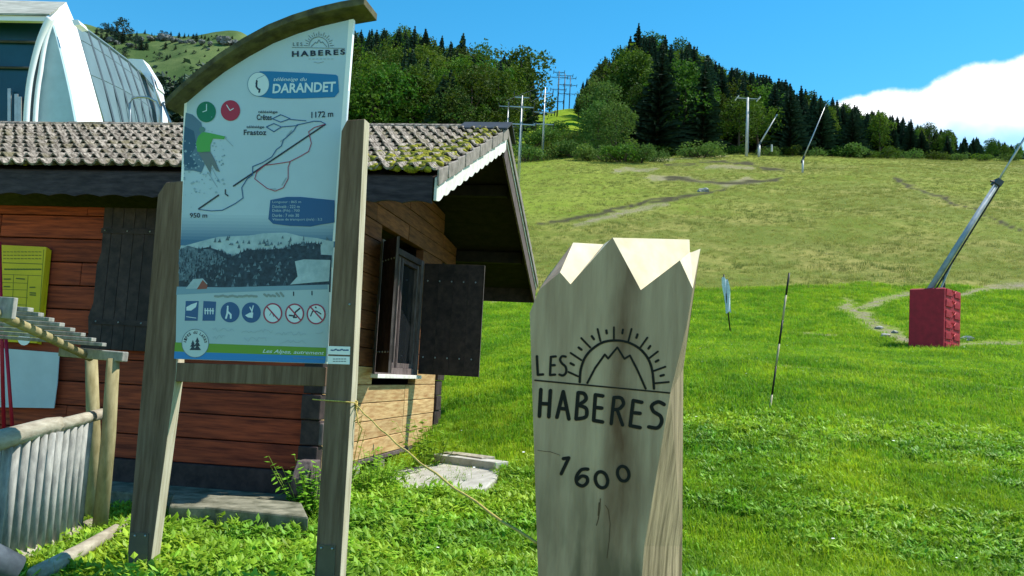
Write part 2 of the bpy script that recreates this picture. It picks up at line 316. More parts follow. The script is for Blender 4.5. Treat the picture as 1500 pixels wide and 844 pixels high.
# zones of the ground, stored per vertex
def proj_np(x, y, z):
    q = np.stack([x, y, z-EYE], -1); w = q@np.array(fw)
    w = np.where(w > .1, w, .1); return 750+F*(q@np.array(rt))/w, 422-F*(q@np.array(up))/w
def seg_dist(px, py, pl, ys=1.0):
    d = np.full(px.shape, 1e9)
    for (a, b), (c, e) in zip(pl[:-1], pl[1:]):
        vx, vy = c-a, (e-b)*ys; t = np.clip(((px-a)*vx+(py-b)*ys*vy)/(vx*vx+vy*vy+1e-9), 0, 1)
        d = np.minimum(d, np.hypot(px-a-t*vx, (py-b)*ys-t*vy))
    return d
TR_DARK = [([(785, 327), (830, 321), (880, 312), (920, 301), (960, 293), (1000, 288), (1035, 281), (1062, 276)], 2.6), ([(975, 261), (1030, 266), (1080, 268), (1140, 263)], 3.4), ([(800, 324), (900, 308), (1000, 290)], 2.2), ([(975, 241), (1020, 241)], 1.8), ([(1115, 246), (1146, 249)], 3.2),
           ([(1030, 237), (1110, 241)], 2.0), ([(1305, 262), (1360, 283), (1420, 305), (1500, 338)], 2.2)]
TR_BARE = [([(840, 330), (880, 318), (930, 309), (975, 300)], 5), ([(950, 261), (990, 260)], 6), ([(1075, 267), (1110, 268)], 4), ([(1000, 262), (1060, 270), (1100, 262)], 5), ([(900, 250), (960, 247)], 4), ([(845, 229), (910, 232), (985, 233), (1060, 228)], 3), ([(1040, 244), (1100, 247)], 4),
           ([(690, 441), (740, 439), (800, 436)], 7), ([(1245, 448), (1285, 478), (1322, 497)], 16), ([(1322, 500), (1400, 505), (1500, 503)], 7), ([(1395, 436), (1440, 424), (1500, 418)], 8),
           ([(1085, 522), (1150, 537), (1250, 545), (1380, 556), (1500, 572)], 3.5), ([(1175, 489), (1225, 491)], 4), ([(1250, 455), (1330, 432)], 9)]
def zones(x, y, z):
    px, py = proj_np(x, y, z)
    vis = (y > 3)
    pq_x = px + nnoise(x, y, 3.1)*16*(y > 40) + nnoise(x, y, .9)*5; pq_y = py + nnoise(x+9, y, 2.3)*5*(y > 40) + nnoise(x+3, y, .8)*2
    brk = 47 + nnoise(x, y, 6)*3.5 + nnoise(x, y, 1.7)*3
    dry = np.clip((y-brk)/5+.5, 0, 1)
    # the left of the slope and the clearing by the wood stay greener
    g = np.clip((nnoise(x, y, 14)+.15)*1.5, 0, 1)*.35 + np.clip((yh(px)*0+960-px)/260, 0, 1)*np.clip((335-py)/60, 0, 1)*.65 + np.clip((y-152)/10, 0, 1)*.6
    dry = dry*np.clip(1-g, 0, 1)
    bare = np.zeros_like(x); dark = np.zeros_like(x)
    for pl, w in TR_BARE: bare = np.maximum(bare, np.clip(1.3-seg_dist(pq_x, pq_y, pl, 1.6)/w, 0, 1))
    for pl, w in TR_DARK: dark = np.maximum(dark, np.clip(1.4-seg_dist(pq_x, pq_y, pl, 1.3)/w, 0, 1))
    return dry*vis, bare*vis, dark*vis
dz, bz, kz = zones(XG.ravel(), YG.ravel(), ZG.ravel())
ca = me.color_attributes.new('zone', 'FLOAT_COLOR', 'POINT')
mt_ = np.clip((YG.ravel()-350)/150, 0, 1)
ca.data.foreach_set('color', np.stack([dz, bz, kz, mt_], 1).ravel())
gm = bpy.data.materials.new('meadow_soil_and_grass'); gm.use_nodes = True; t = gm.node_tree; b = t.nodes['Principled BSDF']; b.inputs['Roughness'].default_value = .95; b.inputs['Specular IOR Level'].default_value = .1
at = N(t, 'ShaderNodeAttribute', attribute_name='zone'); sc = N(t, 'ShaderNodeSeparateColor'); t.links.new(at.outputs['Color'], sc.inputs[0])
ge = N(t, 'ShaderNodeNewGeometry')
def tn(s, d=6, r=.6):
    n = N(t, 'ShaderNodeTexNoise'); n.inputs['Scale'].default_value = s; n.inputs['Detail'].default_value = d; n.inputs['Roughness'].default_value = r
    t.links.new(ge.outputs['Position'], n.inputs['Vector']); return n.outputs[0]
def mr(v, a, b_):
    r = N(t, 'ShaderNodeMapRange'); t.links.new(v, r.inputs[0]); r.inputs[1].default_value = a; r.inputs[2].default_value = b_; return r.outputs[0]
def mixc(f, a, c):
    m_ = N(t, 'ShaderNodeMix', data_type='RGBA')
    for k, v in ((0, f), (6, a), (7, c)):
        if isinstance(v, tuple): m_.inputs[k].default_value = v+(1,)
        elif isinstance(v, float): m_.inputs[k].default_value = v
        else: t.links.new(v, m_.inputs[k])
    return m_.outputs[2]
nA, nB, nC, nD = tn(.35), tn(2.2, 8, .7), tn(9, 6, .7), tn(.06, 3)
green = mixc(mr(nB, .3, .7), (.13, .235, .004), (.25, .37, .010))
green = mixc(mr(nA, .4, .65), green, mixc(mr(nC, .3, .7), (.18, .26, .008), (.30, .38, .03)))
dryc = mixc(mr(nB, .3, .7), (.16, .175, .028), (.38, .33, .10))
dryc = mixc(M(t, 'MULTIPLY', mr(tn(.16, 5, .65), .44, .60), .75), dryc, (.105, .155, .014))
dryc = mixc(M(t, 'MULTIPLY', mr(tn(.9, 6, .75), .56, .66), .6), dryc, (.085, .085, .02))
dryc = mixc(mr(nA, .45, .7), dryc, mixc(mr(nC, .3, .7), (.10, .15, .02), (.22, .24, .05)))
base = mixc(sc.outputs[0], green, dryc)
base = mixc(M(t, 'MULTIPLY', sc.outputs[1], mr(nB, .35, .6)), base, mixc(mr(nC, .35, .65), (.17, .125, .075), (.40, .34, .26)))
base = mixc(M(t, 'MULTIPLY', sc.outputs[2], mr(nB, .1, .4)), base, (.065, .058, .028))
mead = mixc(mr(tn(.03, 5), .42, .6), (.060, .105, .030), (.12, .165, .055))
base = mixc(at.outputs['Alpha'], base, mead)
t.links.new(base, b.inputs['Base Color'])
bp = N(t, 'ShaderNodeBump'); bp.inputs['Strength'].default_value = .9; bp.inputs['Distance'].default_value = .12; t.links.new(nC, bp.inputs['Height']); t.links.new(bp.outputs[0], b.inputs['Normal'])
me.materials.append(gm)

# ------------------------------------------------------------------ scatter helper (only for grass and weeds nobody could count)
def card_mesh(name, mats, tris):          # tris: list of (verts, faces, matindex)
    vs, fs, mi = [], [], []
    for v, f, k in tris:
        n = len(vs); vs += [tuple(p) for p in v]; fs += [tuple(i+n for i in q) for q in f]; mi += [k]*len(f)
    m = bpy.data.meshes.new(name); m.from_pydata(vs, [], fs); m.update()
    for x in mats: m.materials.append(x)
    m.polygons.foreach_set('material_index', mi); return m
def blade(r, x, y, h, w, lean, k=0):
    a = r.uniform(0, 2*math.pi); dx, dy = math.cos(a), math.sin(a); px, py = -dy*w/2, dx*w/2
    m1 = (x+dx*lean*h*.35, y+dy*lean*h*.35, h*.6); tip = (x+dx*lean*h, y+dy*lean*h, h*(1-.25*lean))
    return ([(x-px, y-py, -.02), (x+px, y+py, -.02), (m1[0]+px*.8, m1[1]+py*.8, m1[2]), (m1[0]-px*.8, m1[1]-py*.8, m1[2]), tip], [(0, 1, 2, 3), (3, 2, 4)], k)
def leaf(r, base, L_, w, a, el, k=0):
    d = Vector((math.cos(a)*math.cos(el), math.sin(a)*math.cos(el), math.sin(el))); s_ = Vector((-math.sin(a), math.cos(a), 0)); nrm = d.cross(s_)
    b0 = Vector(base); m1 = b0+d*L_*.45-nrm*L_*.08; tip = b0+d*L_ + nrm*L_*.12*-1 - Vector((0, 0, L_*.15))
    return ([b0, m1+s_*w/2+nrm*-w*.15, m1, m1-s_*w/2+nrm*-w*.15, tip], [(0, 1, 2), (0, 2, 3), (2, 1, 4), (3, 2, 4)], k)
mFlower = mat('white_petals', (.75, .75, .70), .8); mFlowerY = mat('yellow_petals', (.70, .55, .03), .8)
def tuft(seed, n, h, w, rad, mats, lean=(.15, .75), flowers=0, leaves=0, lk=0, ll=.09):
    r = random.Random(seed); T = []
    for _ in range(n):
        q = rad*math.sqrt(r.random()); a = r.uniform(0, 6.28)
        T.append(blade(r, q*math.cos(a), q*math.sin(a), h*r.uniform(.5, 1.15), w*r.uniform(.7, 1.3), r.uniform(*lean)))
    for _ in range(leaves):
        q = rad*math.sqrt(r.random()); a = r.uniform(0, 6.28); T.append(leaf(r, (q*math.cos(a), q*math.sin(a), r.uniform(.0, h*.8)), ll*r.uniform(.6, 1.3), ll*.45*r.uniform(.7, 1.3), r.uniform(0, 6.28), r.uniform(0, 1.1), lk))
    for _ in range(flowers):
        x, y = r.uniform(-rad, rad), r.uniform(-rad, rad); z = h*r.uniform(.9, 1.3); s_ = .011
        T.append(([(x-s_, y-s_, z), (x+s_, y-s_, z+.003), (x+s_, y+s_, z), (x-s_, y+s_, z+.003)], [(0, 1, 2, 3)], len(mats)-1))
    return card_mesh('tuft', mats, T)
def scatter(name, pts, scl, meshes, label, cat, matk=None):
    n = len(pts); pm = bpy.data.meshes.new(name); pm.from_pydata([tuple(p) for p in pts], [], []); pm.update()
    a = pm.attributes.new('scl', 'FLOAT', 'POINT'); a.data.foreach_set('value', np.asarray(scl, np.float32))
    a = pm.attributes.new('rot', 'FLOAT_VECTOR', 'POINT'); rv = np.zeros((n, 3), np.float32); rv[:, 2] = rng.uniform(0, 6.28, n); rv[:, :2] = rng.normal(0, .12, (n, 2)); a.data.foreach_set('vector', rv.ravel())
    a = pm.attributes.new('pick', 'INT', 'POINT'); a.data.foreach_set('value', rng.integers(0, len(meshes), n).astype(np.int32))
    o = bpy.data.objects.new(name, pm); S.collection.objects.link(o); tag(o, label, cat, kind='stuff')
    cl = bpy.data.collections.new(name+'_parts')
    for i, m in enumerate(meshes):
        q = bpy.data.objects.new('%s_tuft_%02d' % (name, i), m); cl.objects.link(q)
    g = bpy.data.node_groups.new(name, 'GeometryNodeTree'); g.interface.new_socket('Geometry', in_out='INPUT', socket_type='NodeSocketGeometry'); g.interface.new_socket('Geometry', in_out='OUTPUT', socket_type='NodeSocketGeometry')
    gi = g.nodes.new('NodeGroupInput'); go = g.nodes.new('NodeGroupOutput'); ip = g.nodes.new('GeometryNodeInstanceOnPoints'); ci = g.nodes.new('GeometryNodeCollectionInfo')
    ci.inputs[0].default_value = cl; ci.inputs['Separate Children'].default_value = True; ci.inputs['Reset Children'].default_value = True
    def na(nm, dt):
        q = g.nodes.new('GeometryNodeInputNamedAttribute'); q.data_type = dt; q.inputs[0].default_value = nm; return [s for s in q.outputs if s.enabled][0]
    g.links.new(gi.outputs[0], ip.inputs['Points']); g.links.new(ci.outputs[0], ip.inputs['Instance']); ip.inputs['Pick Instance'].default_value = True
    g.links.new(na('pick', 'INT'), ip.inputs['Instance Index']); g.links.new(na('scl', 'FLOAT'), ip.inputs['Scale'])
    e2r = g.nodes.new('FunctionNodeEulerToRotation'); g.links.new(na('rot', 'FLOAT_VECTOR'), e2r.inputs[0]); g.links.new(e2r.outputs[0], ip.inputs['Rotation'])
    g.links.new(ip.outputs[0], go.inputs[0])
    md = o.modifiers.new('scatter', 'NODES'); md.node_group = g
    return o
def sample_field(y0, y1, n, amax=.72):
    # area-uniform in a wedge
    y = np.sqrt(rng.uniform(y0*y0, y1*y1, n)); a = rng.uniform(-amax, amax, n); return a*y, y

# ------------------------------------------------------------------ hut frame
K = 1.1; HR = .1587
hu = Vector((math.cos(HR), -math.sin(HR), 0)); hv = Vector((math.sin(HR), math.cos(HR), 0)); HC = Vector((-1.8594*K, 8.5*K, 0))
def H(s, t_, z): return HC + hu*s + hv*t_ + Vector((0, 0, z))
def in_hut(x, y, m=.0):
    dx, dy = x-HC.x, y-HC.y; s = dx*hu.x+dy*hu.y; t_ = dx*hv.x+dy*hv.y
    return (s < .12+m) & (s > -9) & (t_ > -.15-m) & (t_ < 6.0)
G_, E_, RI, RE = 1.2095*K, -.6074*K, 2.9223*K, 6.821*K
ZEB, ZET, ZR = 3.29, 3.60, 5.20
ZB, ZB0 = .467, .21
def slopeF(t_): return ZET + (ZR-ZET)*(t_-E_)/(RI-E_)
RZ = 3.42
def slopeR(t_): return ZR - (ZR-RZ)*(t_-RI)/(RE-RI)
def roofz(t_): return slopeF(t_) if t_ < RI else slopeR(t_)
def solve_t(px, s, z):
    lo, hi = -1., 12.
    for _ in range(40):
        m_ = (lo+hi)/2
        if proj(H(s, m_, z))[0] < px: lo = m_
        else: hi = m_
    return m_
def solve_s(px, t_, z):
    lo, hi = -9., 4.
    for _ in range(40):
        m_ = (lo+hi)/2
        if proj(H(m_, t_, z))[0] < px: lo = m_
        else: hi = m_
    return m_

# ------------------------------------------------------------------ the chalet
hut = empty('chalet', HC, 'low wooden chalet of red brown boards under a mossy tiled roof, with wide gable overhang', 'chalet')
def hbox(name, s0, s1, t0, t1, z0, z1, m, parent=hut, bevel=0):
    q = [(s0, t0), (s1, t0), (s1, t1), (s0, t1)]
    return MB().hexa([H(a, b_, z0) for a, b_ in q], [H(a, b_, z1) for a, b_ in q]).build(name, m, parent, bevel=bevel)
SL0 = -8.6
tfar = solve_t(634, 0, 1.2)
t0w, t1w = solve_t(549, 0, 2.2), solve_t(609, 0, 2.2)
# foundation, floor beam, dark core
hbox('foundation', SL0, -.35, .25, tfar+.6, -.1, ZB0-.02, mConc)
hbox('floor_beam', SL0, .02, -.10, .10, ZB0, ZB, mDark, bevel=.012)
hbox('inner_wall', SL0, -.12, .10, .14, ZB-.2, 3.3, mDark)
hbox('rear_wall', SL0, 0, tfar, tfar+.08, ZB0, 3.5, mDark)
hbox('left_wall', SL0, SL0+.08, 0.1, tfar, ZB0, 3.5, mDark)
hbox('floor', SL0, -.1, .1, tfar, ZB-.25, ZB-.2, mDark)
# front boards
BH = .272; z = ZB; k = 0
while z < 3.25:
    z1 = min(z+BH, 3.3)
    sA = SL0; cuts = [SL0, -3.05 + (k % 3)*1.1-1.0, -.10]
    for a, c in zip(cuts[:-1], cuts[1:]):
        hbox('board', a+.003, c-.003, -.035+random.uniform(-.004, .004), .095, z+.006, z1-.006, mBoardRed, bevel=.008)
    z = z1; k += 1
# gable wall boards: clipped by the roof and by the window
def gable_board(z0, z1, ta, tb):
    # clip to roof line
    lo = max(ta, 0.0); hi = tb
    q = []
    for (tt, zz) in ((lo, z0), (hi, z0), (hi, min(z1, roofz(hi)-.12)), (lo, min(z1, roofz(lo)-.12))): q.append(H(-.09, tt, zz))
    if min(roofz(lo), roofz(hi))-.12 <= z0+.02: return
    MB().prism(q, hu*(.09+.03+random.uniform(-.004, .004))).build('board', mBoardSide if z0 < 1.42 else mBoardShade, hut, bevel=.006)
SH = .232; z = ZB; k = 0
WZ0, WZ1 = 1.54, 3.30
while z < 4.9:
    z1 = z+SH
    js = [.06, solve_t(589, 0, 1.1), tfar-.02] if z < 3.3 else [.06, 1.5, 3.0, tfar-.02, tfar+1]
    for a, c in zip(js[:-1], js[1:]):
        a += .006; c -= .006
        if z1 > WZ0+.02 and z < WZ1-.02:
            if a < t0w: gable_board(z+.005, z1-.005, a, min(c, t0w-.05))
            if c > t1w: gable_board(z+.005, z1-.005, max(a, t1w+.05), c)
        else: gable_board(z+.005, z1-.005, a, c)
    z = z1; k += 1
# corner posts of crossed log ends
for nm, tc_, zt in (('corner', 0, 3.3), ('corner', tfar+.12, 3.3)):
    z = ZB0; k = 0
    while z < zt:
        hgt = BH if tc_ == 0 else .25
        e = .05 + .05*((k*7) % 3) + (.02 if tc_ == 0 else 0)
        if tc_ == 0:
            hbox('log_end', -.10, .115, -.17-.03*(k % 2), -.036, z+.004, z+hgt-.004, mDark, bevel=.012)
            if k % 2 == 0: hbox('log_end', .033, .10+e*.3, -.165, .055, z+.006, z+hgt*.9, mDarkGrey, bevel=.015)
        else:
            hbox('log_end', -.1, .05+.02*(k % 2), tfar, tfar+.28+e*1.2, z+.004, z+hgt-.004, mDark, bevel=.012)
        z += hgt; k += 1
# carved beam end at the front corner
s0b = solve_s(432, -.45, .6)
MB().prism([H(s0b, -.52, .30), H(s0b, -.52, .45), H(s0b, -.40, .62), H(s0b, -.17, .62), H(s0b, -.17, .22), H(s0b, -.40, .22)], hu*.17).build('beam_end', mDarkGrey, hut, bevel=.012)
# foundation stones below the gable wall
for i, (ta, tb, zt) in enumerate(((.5, .95, .42), (1.05, 1.5, .45), (2.2, 2.6, .44), (3.2, 3.55, .45))):
    hbox('foundation_block', -.16, .06-.02*i, ta, tb, -.1, zt-.02, mStone if i < 2 else mConc, bevel=.03)
hbox('sill_beam', -.09, .045, .06, tfar, ZB-.06, ZB-.004, mDarkGrey, bevel=.008)

# front shutter (closed, scalloped left edge), boards one by one
shL, shR = solve_s(140, -.07, 2.2), solve_s(306, -.07, 2.2)
n = 10; wB = (shR-shL)/n; zlo, zhi = 1.66, 3.28
for i in range(n):
    a, c = shL+i*wB+.002, shL+(i+1)*wB-.002
    if i == 0:
        prof = [(a-.10, zlo), (a-.10, zlo+.06), (a-.02, zlo+.16), (a-.045, zlo+.36), (a+.0, zlo+.52), (a-.005, zlo+.95), (a+.035, zlo+1.1), (a+.02, zhi), (c, zhi), (c, zlo)]
    else: prof = [(a, zlo), (a, zhi), (c, zhi), (c, zlo)]
    MB().prism([H(p, -.115, q) for p, q in prof], hv*.03).build('shutter_board', mDark, hut, bevel=.004)
for zz in (zlo+.28, zhi-.3): hbox('shutter_rail', shL+.02, shR-.02, -.128, -.116, zz, zz+.06, mDark)
for zz in (zlo+.31, zhi-.27):
    for i in range(0, n, 2): MB().blob(H(shL+(i+.5)*wB, -.13, zz), .009, seed=i).build('shutter_bolt', mMetal, hut)

# window in the gable wall
def fbox(name, t0, t1, z0, z1, s0, s1, m, par=hut, bev=.005): return hbox(name, s0, s1, t0, t1, z0, z1, m, par, bev)
wf = empty('window', H(0, t0w, WZ0)-HC); wf.parent = hut; wf['label'] = 'dark framed window of the gable wall with open shutters'
def wbox(name, t0, t1, z0, z1, s0, s1, m, bev=.005):
    q = [(s0, t0), (s1, t0), (s1, t1), (s0, t1)]
    return MB().hexa([H(a, b_, z0) for a, b_ in q], [H(a, b_, z1) for a, b_ in q]).build(name, m, wf, bevel=bev)
fw_ = .085
wbox('frame', t0w-.05, t0w+fw_, WZ0, WZ1, -.09, .055, mDarkGrey); wbox('frame', t1w-fw_, t1w+.05, WZ0, WZ1, -.09, .055, mDarkGrey)
wbox('frame', t0w+fw_, t1w-fw_, WZ1-.09, WZ1, -.09, .05, mDark); wbox('frame', t0w+fw_, t1w-fw_, WZ0, WZ0+.09, -.09, .05, mDarkGrey)
mid = (t0w+t1w)/2
wbox('mullion', mid-.04, mid+.04, WZ0+.09, WZ1-.09, -.07, .02, mDark)
for a, c in ((t0w+fw_, mid-.04), (mid+.04, t1w-fw_)):
    wbox('sash', a, a+.06, WZ0+.09, WZ1-.09, -.07, .01, mDarkGrey); wbox('sash', c-.06, c, WZ0+.09, WZ1-.09, -.07, .01, mDarkGrey)
    wbox('sash', a+.06, c-.06, WZ0+.09, WZ0+.16, -.07, .01, mDarkGrey); wbox('sash', a+.06, c-.06, WZ1-.16, WZ1-.09, -.07, .01, mDark)
    wbox('pane', a+.06, c-.06, WZ0+.16, WZ1-.16, -.045, -.04, mPane, 0)
wbox('sill', t0w-.12, t1w+.03, WZ0-.055, WZ0-.002, -.05, .13, mWhiteWood)
# open shutters: each of four boards with bolts; hinged on the frame
def shutter(t_, s0, s1, zl, zh, tilt, label):
    root = empty('shutter', H(s0, t_, zl)-HC); root.parent = hut; root['label'] = label
    d = (hu*math.cos(tilt)+hv*math.sin(tilt)); nn = Vector((0, 0, 1)).cross(d)
    nB = 4; w = (s1-s0)/nB; o = H(s0, t_, zl)
    for i in range(nB):
        MB().prism([o+d*(i*w+.0004), o+d*((i+1)*w-.0004), o+d*((i+1)*w-.0004)+Vector((0, 0, zh-zl)), o+d*(i*w+.0004)+Vector((0, 0, zh-zl))], nn*.03).build('board', mDark, root, bevel=.004)
    for zz in (.26, zh-zl-.27):
        b_ = MB()
        for i in range(5): b_.blob(o+d*(w*nB*(i+.35)/5)+Vector((0, 0, zz))-nn*.004, .013, n=6, m=4, amp=.05, seed=i)
        b_.build('bolts', mMetal, root)
        MB().bar(o+d*.02+Vector((0, 0, zz))+nn*.038, o+d*(w*nB-.06)+Vector((0, 0, zz))+nn*.038, .015, .05, nn).build('hinge_strap', mMetalD, root)
    MB().bar(o+d*(s1-s0+.006), o+d*(s1-s0+.006)+Vector((0, 0, zh-zl-.01)), .008, .028, d).build('edge_strip', mDarkGrey, root)
se = solve_s(704, t1w+.05, 2.2)
shutter(t1w+.05, .06, se, WZ0+.02, WZ1-.03, 0, 'dark far shutter swung open beside the grass')
shutter(t0w-.04, .06, .62, WZ0+.02, WZ1-.03, -.95, 'dark near shutter swung open towards the sign post')

# roof: deck, fascia, barge boards, soffit, purlins
def roof_quad(name, ta, tb, s0, s1, dz0, dz1, m, f):
    return MB().hexa([H(s0, ta, f(ta)+dz0), H(s1, ta, f(ta)+dz0), H(s1, tb, f(tb)+dz0), H(s0, tb, f(tb)+dz0)], [H(s0, ta, f(ta)+dz1), H(s1, ta, f(ta)+dz1), H(s1, tb, f(tb)+dz1), H(s0, tb, f(tb)+dz1)]).build(name, m, hut)
roof_quad('roof_deck', E_+.02, RI, SL0-.5, G_-.03, -.10, -.03, mDark, slopeF)
roof_quad('roof_deck', RI+.002, RE-.02, SL0-.5, G_-.03, -.10, -.03, mDark, slopeR)
# soffit boards below the overhang, laid across the slope
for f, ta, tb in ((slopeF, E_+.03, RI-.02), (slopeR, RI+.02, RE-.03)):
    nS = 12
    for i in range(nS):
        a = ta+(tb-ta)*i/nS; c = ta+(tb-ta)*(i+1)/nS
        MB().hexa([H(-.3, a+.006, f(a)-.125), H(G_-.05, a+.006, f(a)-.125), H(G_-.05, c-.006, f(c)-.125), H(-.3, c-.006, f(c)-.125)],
                  [H(-.3, a+.006, f(a)-.105), H(G_-.05, a+.006, f(a)-.105), H(G_-.05, c-.006, f(c)-.105), H(-.3, c-.006, f(c)-.105)]).build('soffit_board', mNearBlack, hut)
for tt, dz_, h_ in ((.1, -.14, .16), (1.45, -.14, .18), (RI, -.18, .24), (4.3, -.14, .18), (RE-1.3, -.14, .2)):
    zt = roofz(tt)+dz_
    hbox('purlin', SL0-.3, G_-.10, tt-.08, tt+.08, zt-h_, zt, mNearBlack, bevel=.01)
# scalloped front fascia
nW = 34; s_a, s_b = SL0-.5, G_-.02; prof = [(s_a, ZET-.04), (s_b, ZET-.04)]
for i in range(nW*6+1):
    s_ = s_b+(s_a-s_b)*i/(nW*6); prof.append((s_, ZEB+.025*abs(math.sin(math.pi*i/6*1.0))))
MB().prism([H(a, E_, c) for a, c in prof], hv*.035).build('fascia', mFascia, hut)
hbox('fascia_backing', s_a, s_b, E_+.04, E_+.06, ZEB+.10, ZET-.06, mDark)
hbox('rear_fascia', s_a, s_b, RE-.03, RE+.01, RZ-.38, RZ-.06, mDark)
# white scalloped barge board on the front slope, with profile that thins toward the ridge
prof = []; nB = 13; Lr = RI-E_
for i in range(2): prof.append((E_ + Lr*i, slopeF(E_+Lr*i)-.045))
for i in range(nB*6+1):
    tt = E_+Lr*(1-i/(nB*6)); prof.append((tt, slopeF(tt)-.28-.03*abs(math.sin(math.pi*i/6))))
MB().prism([H(G_, a, c) for a, c in prof], hu*.028).build('barge_board', mWhiteWood, hut)
prof = [(RI+.01, slopeR(RI)-.05), (RE, slopeR(RE)-.05), (RE, slopeR(RE)-.40), (RI+.01, slopeR(RI)-.40)]
MB().prism([H(G_-.02, a, c) for a, c in prof], hu*.028).build('barge_board', mDarkGrey, hut)
MB().prism([H(G_+.012, a, slopeR(a)+c) for a, c in ((RI+.01, -.075), (RE, -.075), (RE, -.125), (RI+.01, -.125))], hu*.012).build('barge_trim', mWhiteWood, hut)
# tiles of the front slope, one by one
NR, NC = 10, 30; slen = math.hypot(Lr, ZR-ZET); ex = slen/NR; tw = .332
sd_ = (H(0, RI, slopeF(RI))-H(0, E_, slopeF(E_))).normalized(); sn = hu.cross(sd_).normalized()
if sn.z < 0: sn = -sn
def tile_mesh():
    v, f = [], []; nx = 14; T_ = .022; Lg = ex*1.12
    def hgt(u): return .055*max(0, math.cos(2*math.pi*(u*2-.5)))**.8
    for j, (yy_, zz_) in enumerate(((0, .050), (Lg, .000))):
        for i in range(nx+1): v.append(((i/nx-.5)*tw, yy_, hgt(i/nx)+zz_))
        for i in range(nx+1): v.append(((i/nx-.5)*tw, yy_, hgt(i/nx)+zz_-T_))
    m_ = nx+1
    for i in range(nx):
        f += [(i, i+1, 2*m_+i+1, 2*m_+i), (m_+i+1, m_+i, 3*m_+i, 3*m_+i+1), (m_+i, m_+i+1, i+1, i)]
    f += [(0, 2*m_, 3*m_, m_), (nx, m_+nx, 3*m_+nx, 2*m_+nx)]
    me_ = bpy.data.meshes.new('tile'); me_.from_pydata(v, [], f); me_.materials.append(mTile); return me_
tmesh = tile_mesh()
for r_ in range(NR):
    for c_ in range(NC):
        s_ = G_+.02 - tw*(c_+.5) - (.0 if r_ % 2 == 0 else 0)
        p = H(s_, E_-.05, slopeF(E_-.05)) + sd_*(r_*ex) + sn*(.006) + sd_*random.uniform(-.018, .018) + Vector((random.uniform(-.009, .009), 0, random.uniform(0, .008)))
        o = bpy.data.objects.new('tile', tmesh); S.collection.objects.link(o); o.parent = hut
        o.matrix_basis = Matrix.Translation(p-HC) @ Matrix((hu, sd_, sn)).transposed().to_4x4() @ Matrix.Rotation(random.uniform(-.035, .035), 4, 'Z') @ Matrix.Rotation(random.uniform(-.018, .018), 4, 'Y')
# verge tiles: vertical flanges along the gable edge
for r_ in range(NR):
    a = E_-.05+Lr*r_/NR; c = E_-.05+Lr*(r_+1)/NR
    q = [(a+.004, slopeF(a)+.055), (c-.004, slopeF(c)+.030), (c-.022, slopeF(c)-.135), (a+.018, slopeF(a)-.105-.02*random.random()), (a+.004, slopeF(a)-.06)]
    MB().prism([H(G_+.030+.006*(r_ % 2)+random.uniform(0, .006), x, y) for x, y in q], hu*.022).build('verge_tile', mTileSide, hut, bevel=.012)
# rear slope covering and the row of ridge tiles
mb = MB()
for r_ in range(11):
    a = RI+(RE-RI)*r_/11; c = RI+(RE-RI)*(r_+1)/11
    mb.hexa([H(SL0-.5, a, slopeR(a)-.02), H(G_+.03, a, slopeR(a)-.02), H(G_+.03, c+.06, slopeR(c)-.0), H(SL0-.5, c+.06, slopeR(c)-.0)],
            [H(SL0-.5, a, slopeR(a)+.01), H(G_+.03, a, slopeR(a)+.01), H(G_+.03, c+.06, slopeR(c)+.045), H(SL0-.5, c+.06, slopeR(c)+.045)])
mb.build('rear_roofing', mTile, hut)
for r_ in range(11):
    a = RI+(RE-RI)*r_/11; c = RI+(RE-RI)*(r_+1)/11
    q = [(a, slopeR(a)+.03), (c+.03, slopeR(c)+.04), (c+.01, slopeR(c)-.08), (a, slopeR(a)-.08)]
    MB().prism([H(G_+.032, x, y) for x, y in q], hu*.02).build('verge_tile', mTileSide, hut, bevel=.006)
k = 0; s_ = G_-.55
while s_ > SL0-.4:
    q = []
    for i in range(7):
        an = math.pi*i/6; q.append((math.cos(an)*.13, math.sin(an)*.10+ZR-.005+random.uniform(-.006, .006)))
    q2 = [(x*.86, z_-.02) for x, z_ in reversed(q)]
    MB().prism([H(s_, RI+x, z_) for x, z_ in q+q2], hu*(.40)).build('ridge_tile', mTile, hut, bevel=0)
    s_ -= .385; k += 1
MB().prism([H(G_-.62, RI+x, z_) for x, z_ in ((-.42, ZR-.08), (0, ZR+.13), (.42, ZR-.06), (.42, ZR-.085), (0, ZR+.10), (-.42, ZR-.105))], hu*.72).build('ridge_cap', mRoofMetal, hut)
# moss growing over the tiles near the gable
mb = MB(); rr = random.Random(3)
for i in range(560):
    if i >= 420:
        q = rr.uniform(0, slen-.2); a = G_-rr.uniform(.03, .5)*rr.random()-.03
    elif i < 270: a = rr.gauss(.50, .32)*.9-.1; q = rr.gauss(.95, .5)
    else: a = rr.uniform(-8, 1.2); q = rr.uniform(0, 4.1)*rr.random()
    q = min(max(q, .02), slen-.1); s_ = G_-.05-abs(a)*1.0 if i < 270 else a
    if s_ > G_: s_ = G_-.05
    p = H(s_, E_-.03, slopeF(E_-.03)) + sd_*q + sn*rr.uniform(.03, .055)
    mb.blob(p, rr.uniform(.028, .075) if i < 270 or i >= 420 else rr.uniform(.012, .03), (1, 1, .55), seed=i, n=6, m=4)
mo = mb.build('moss', mMoss, hut, smooth=True); mo['kind'] = 'stuff'

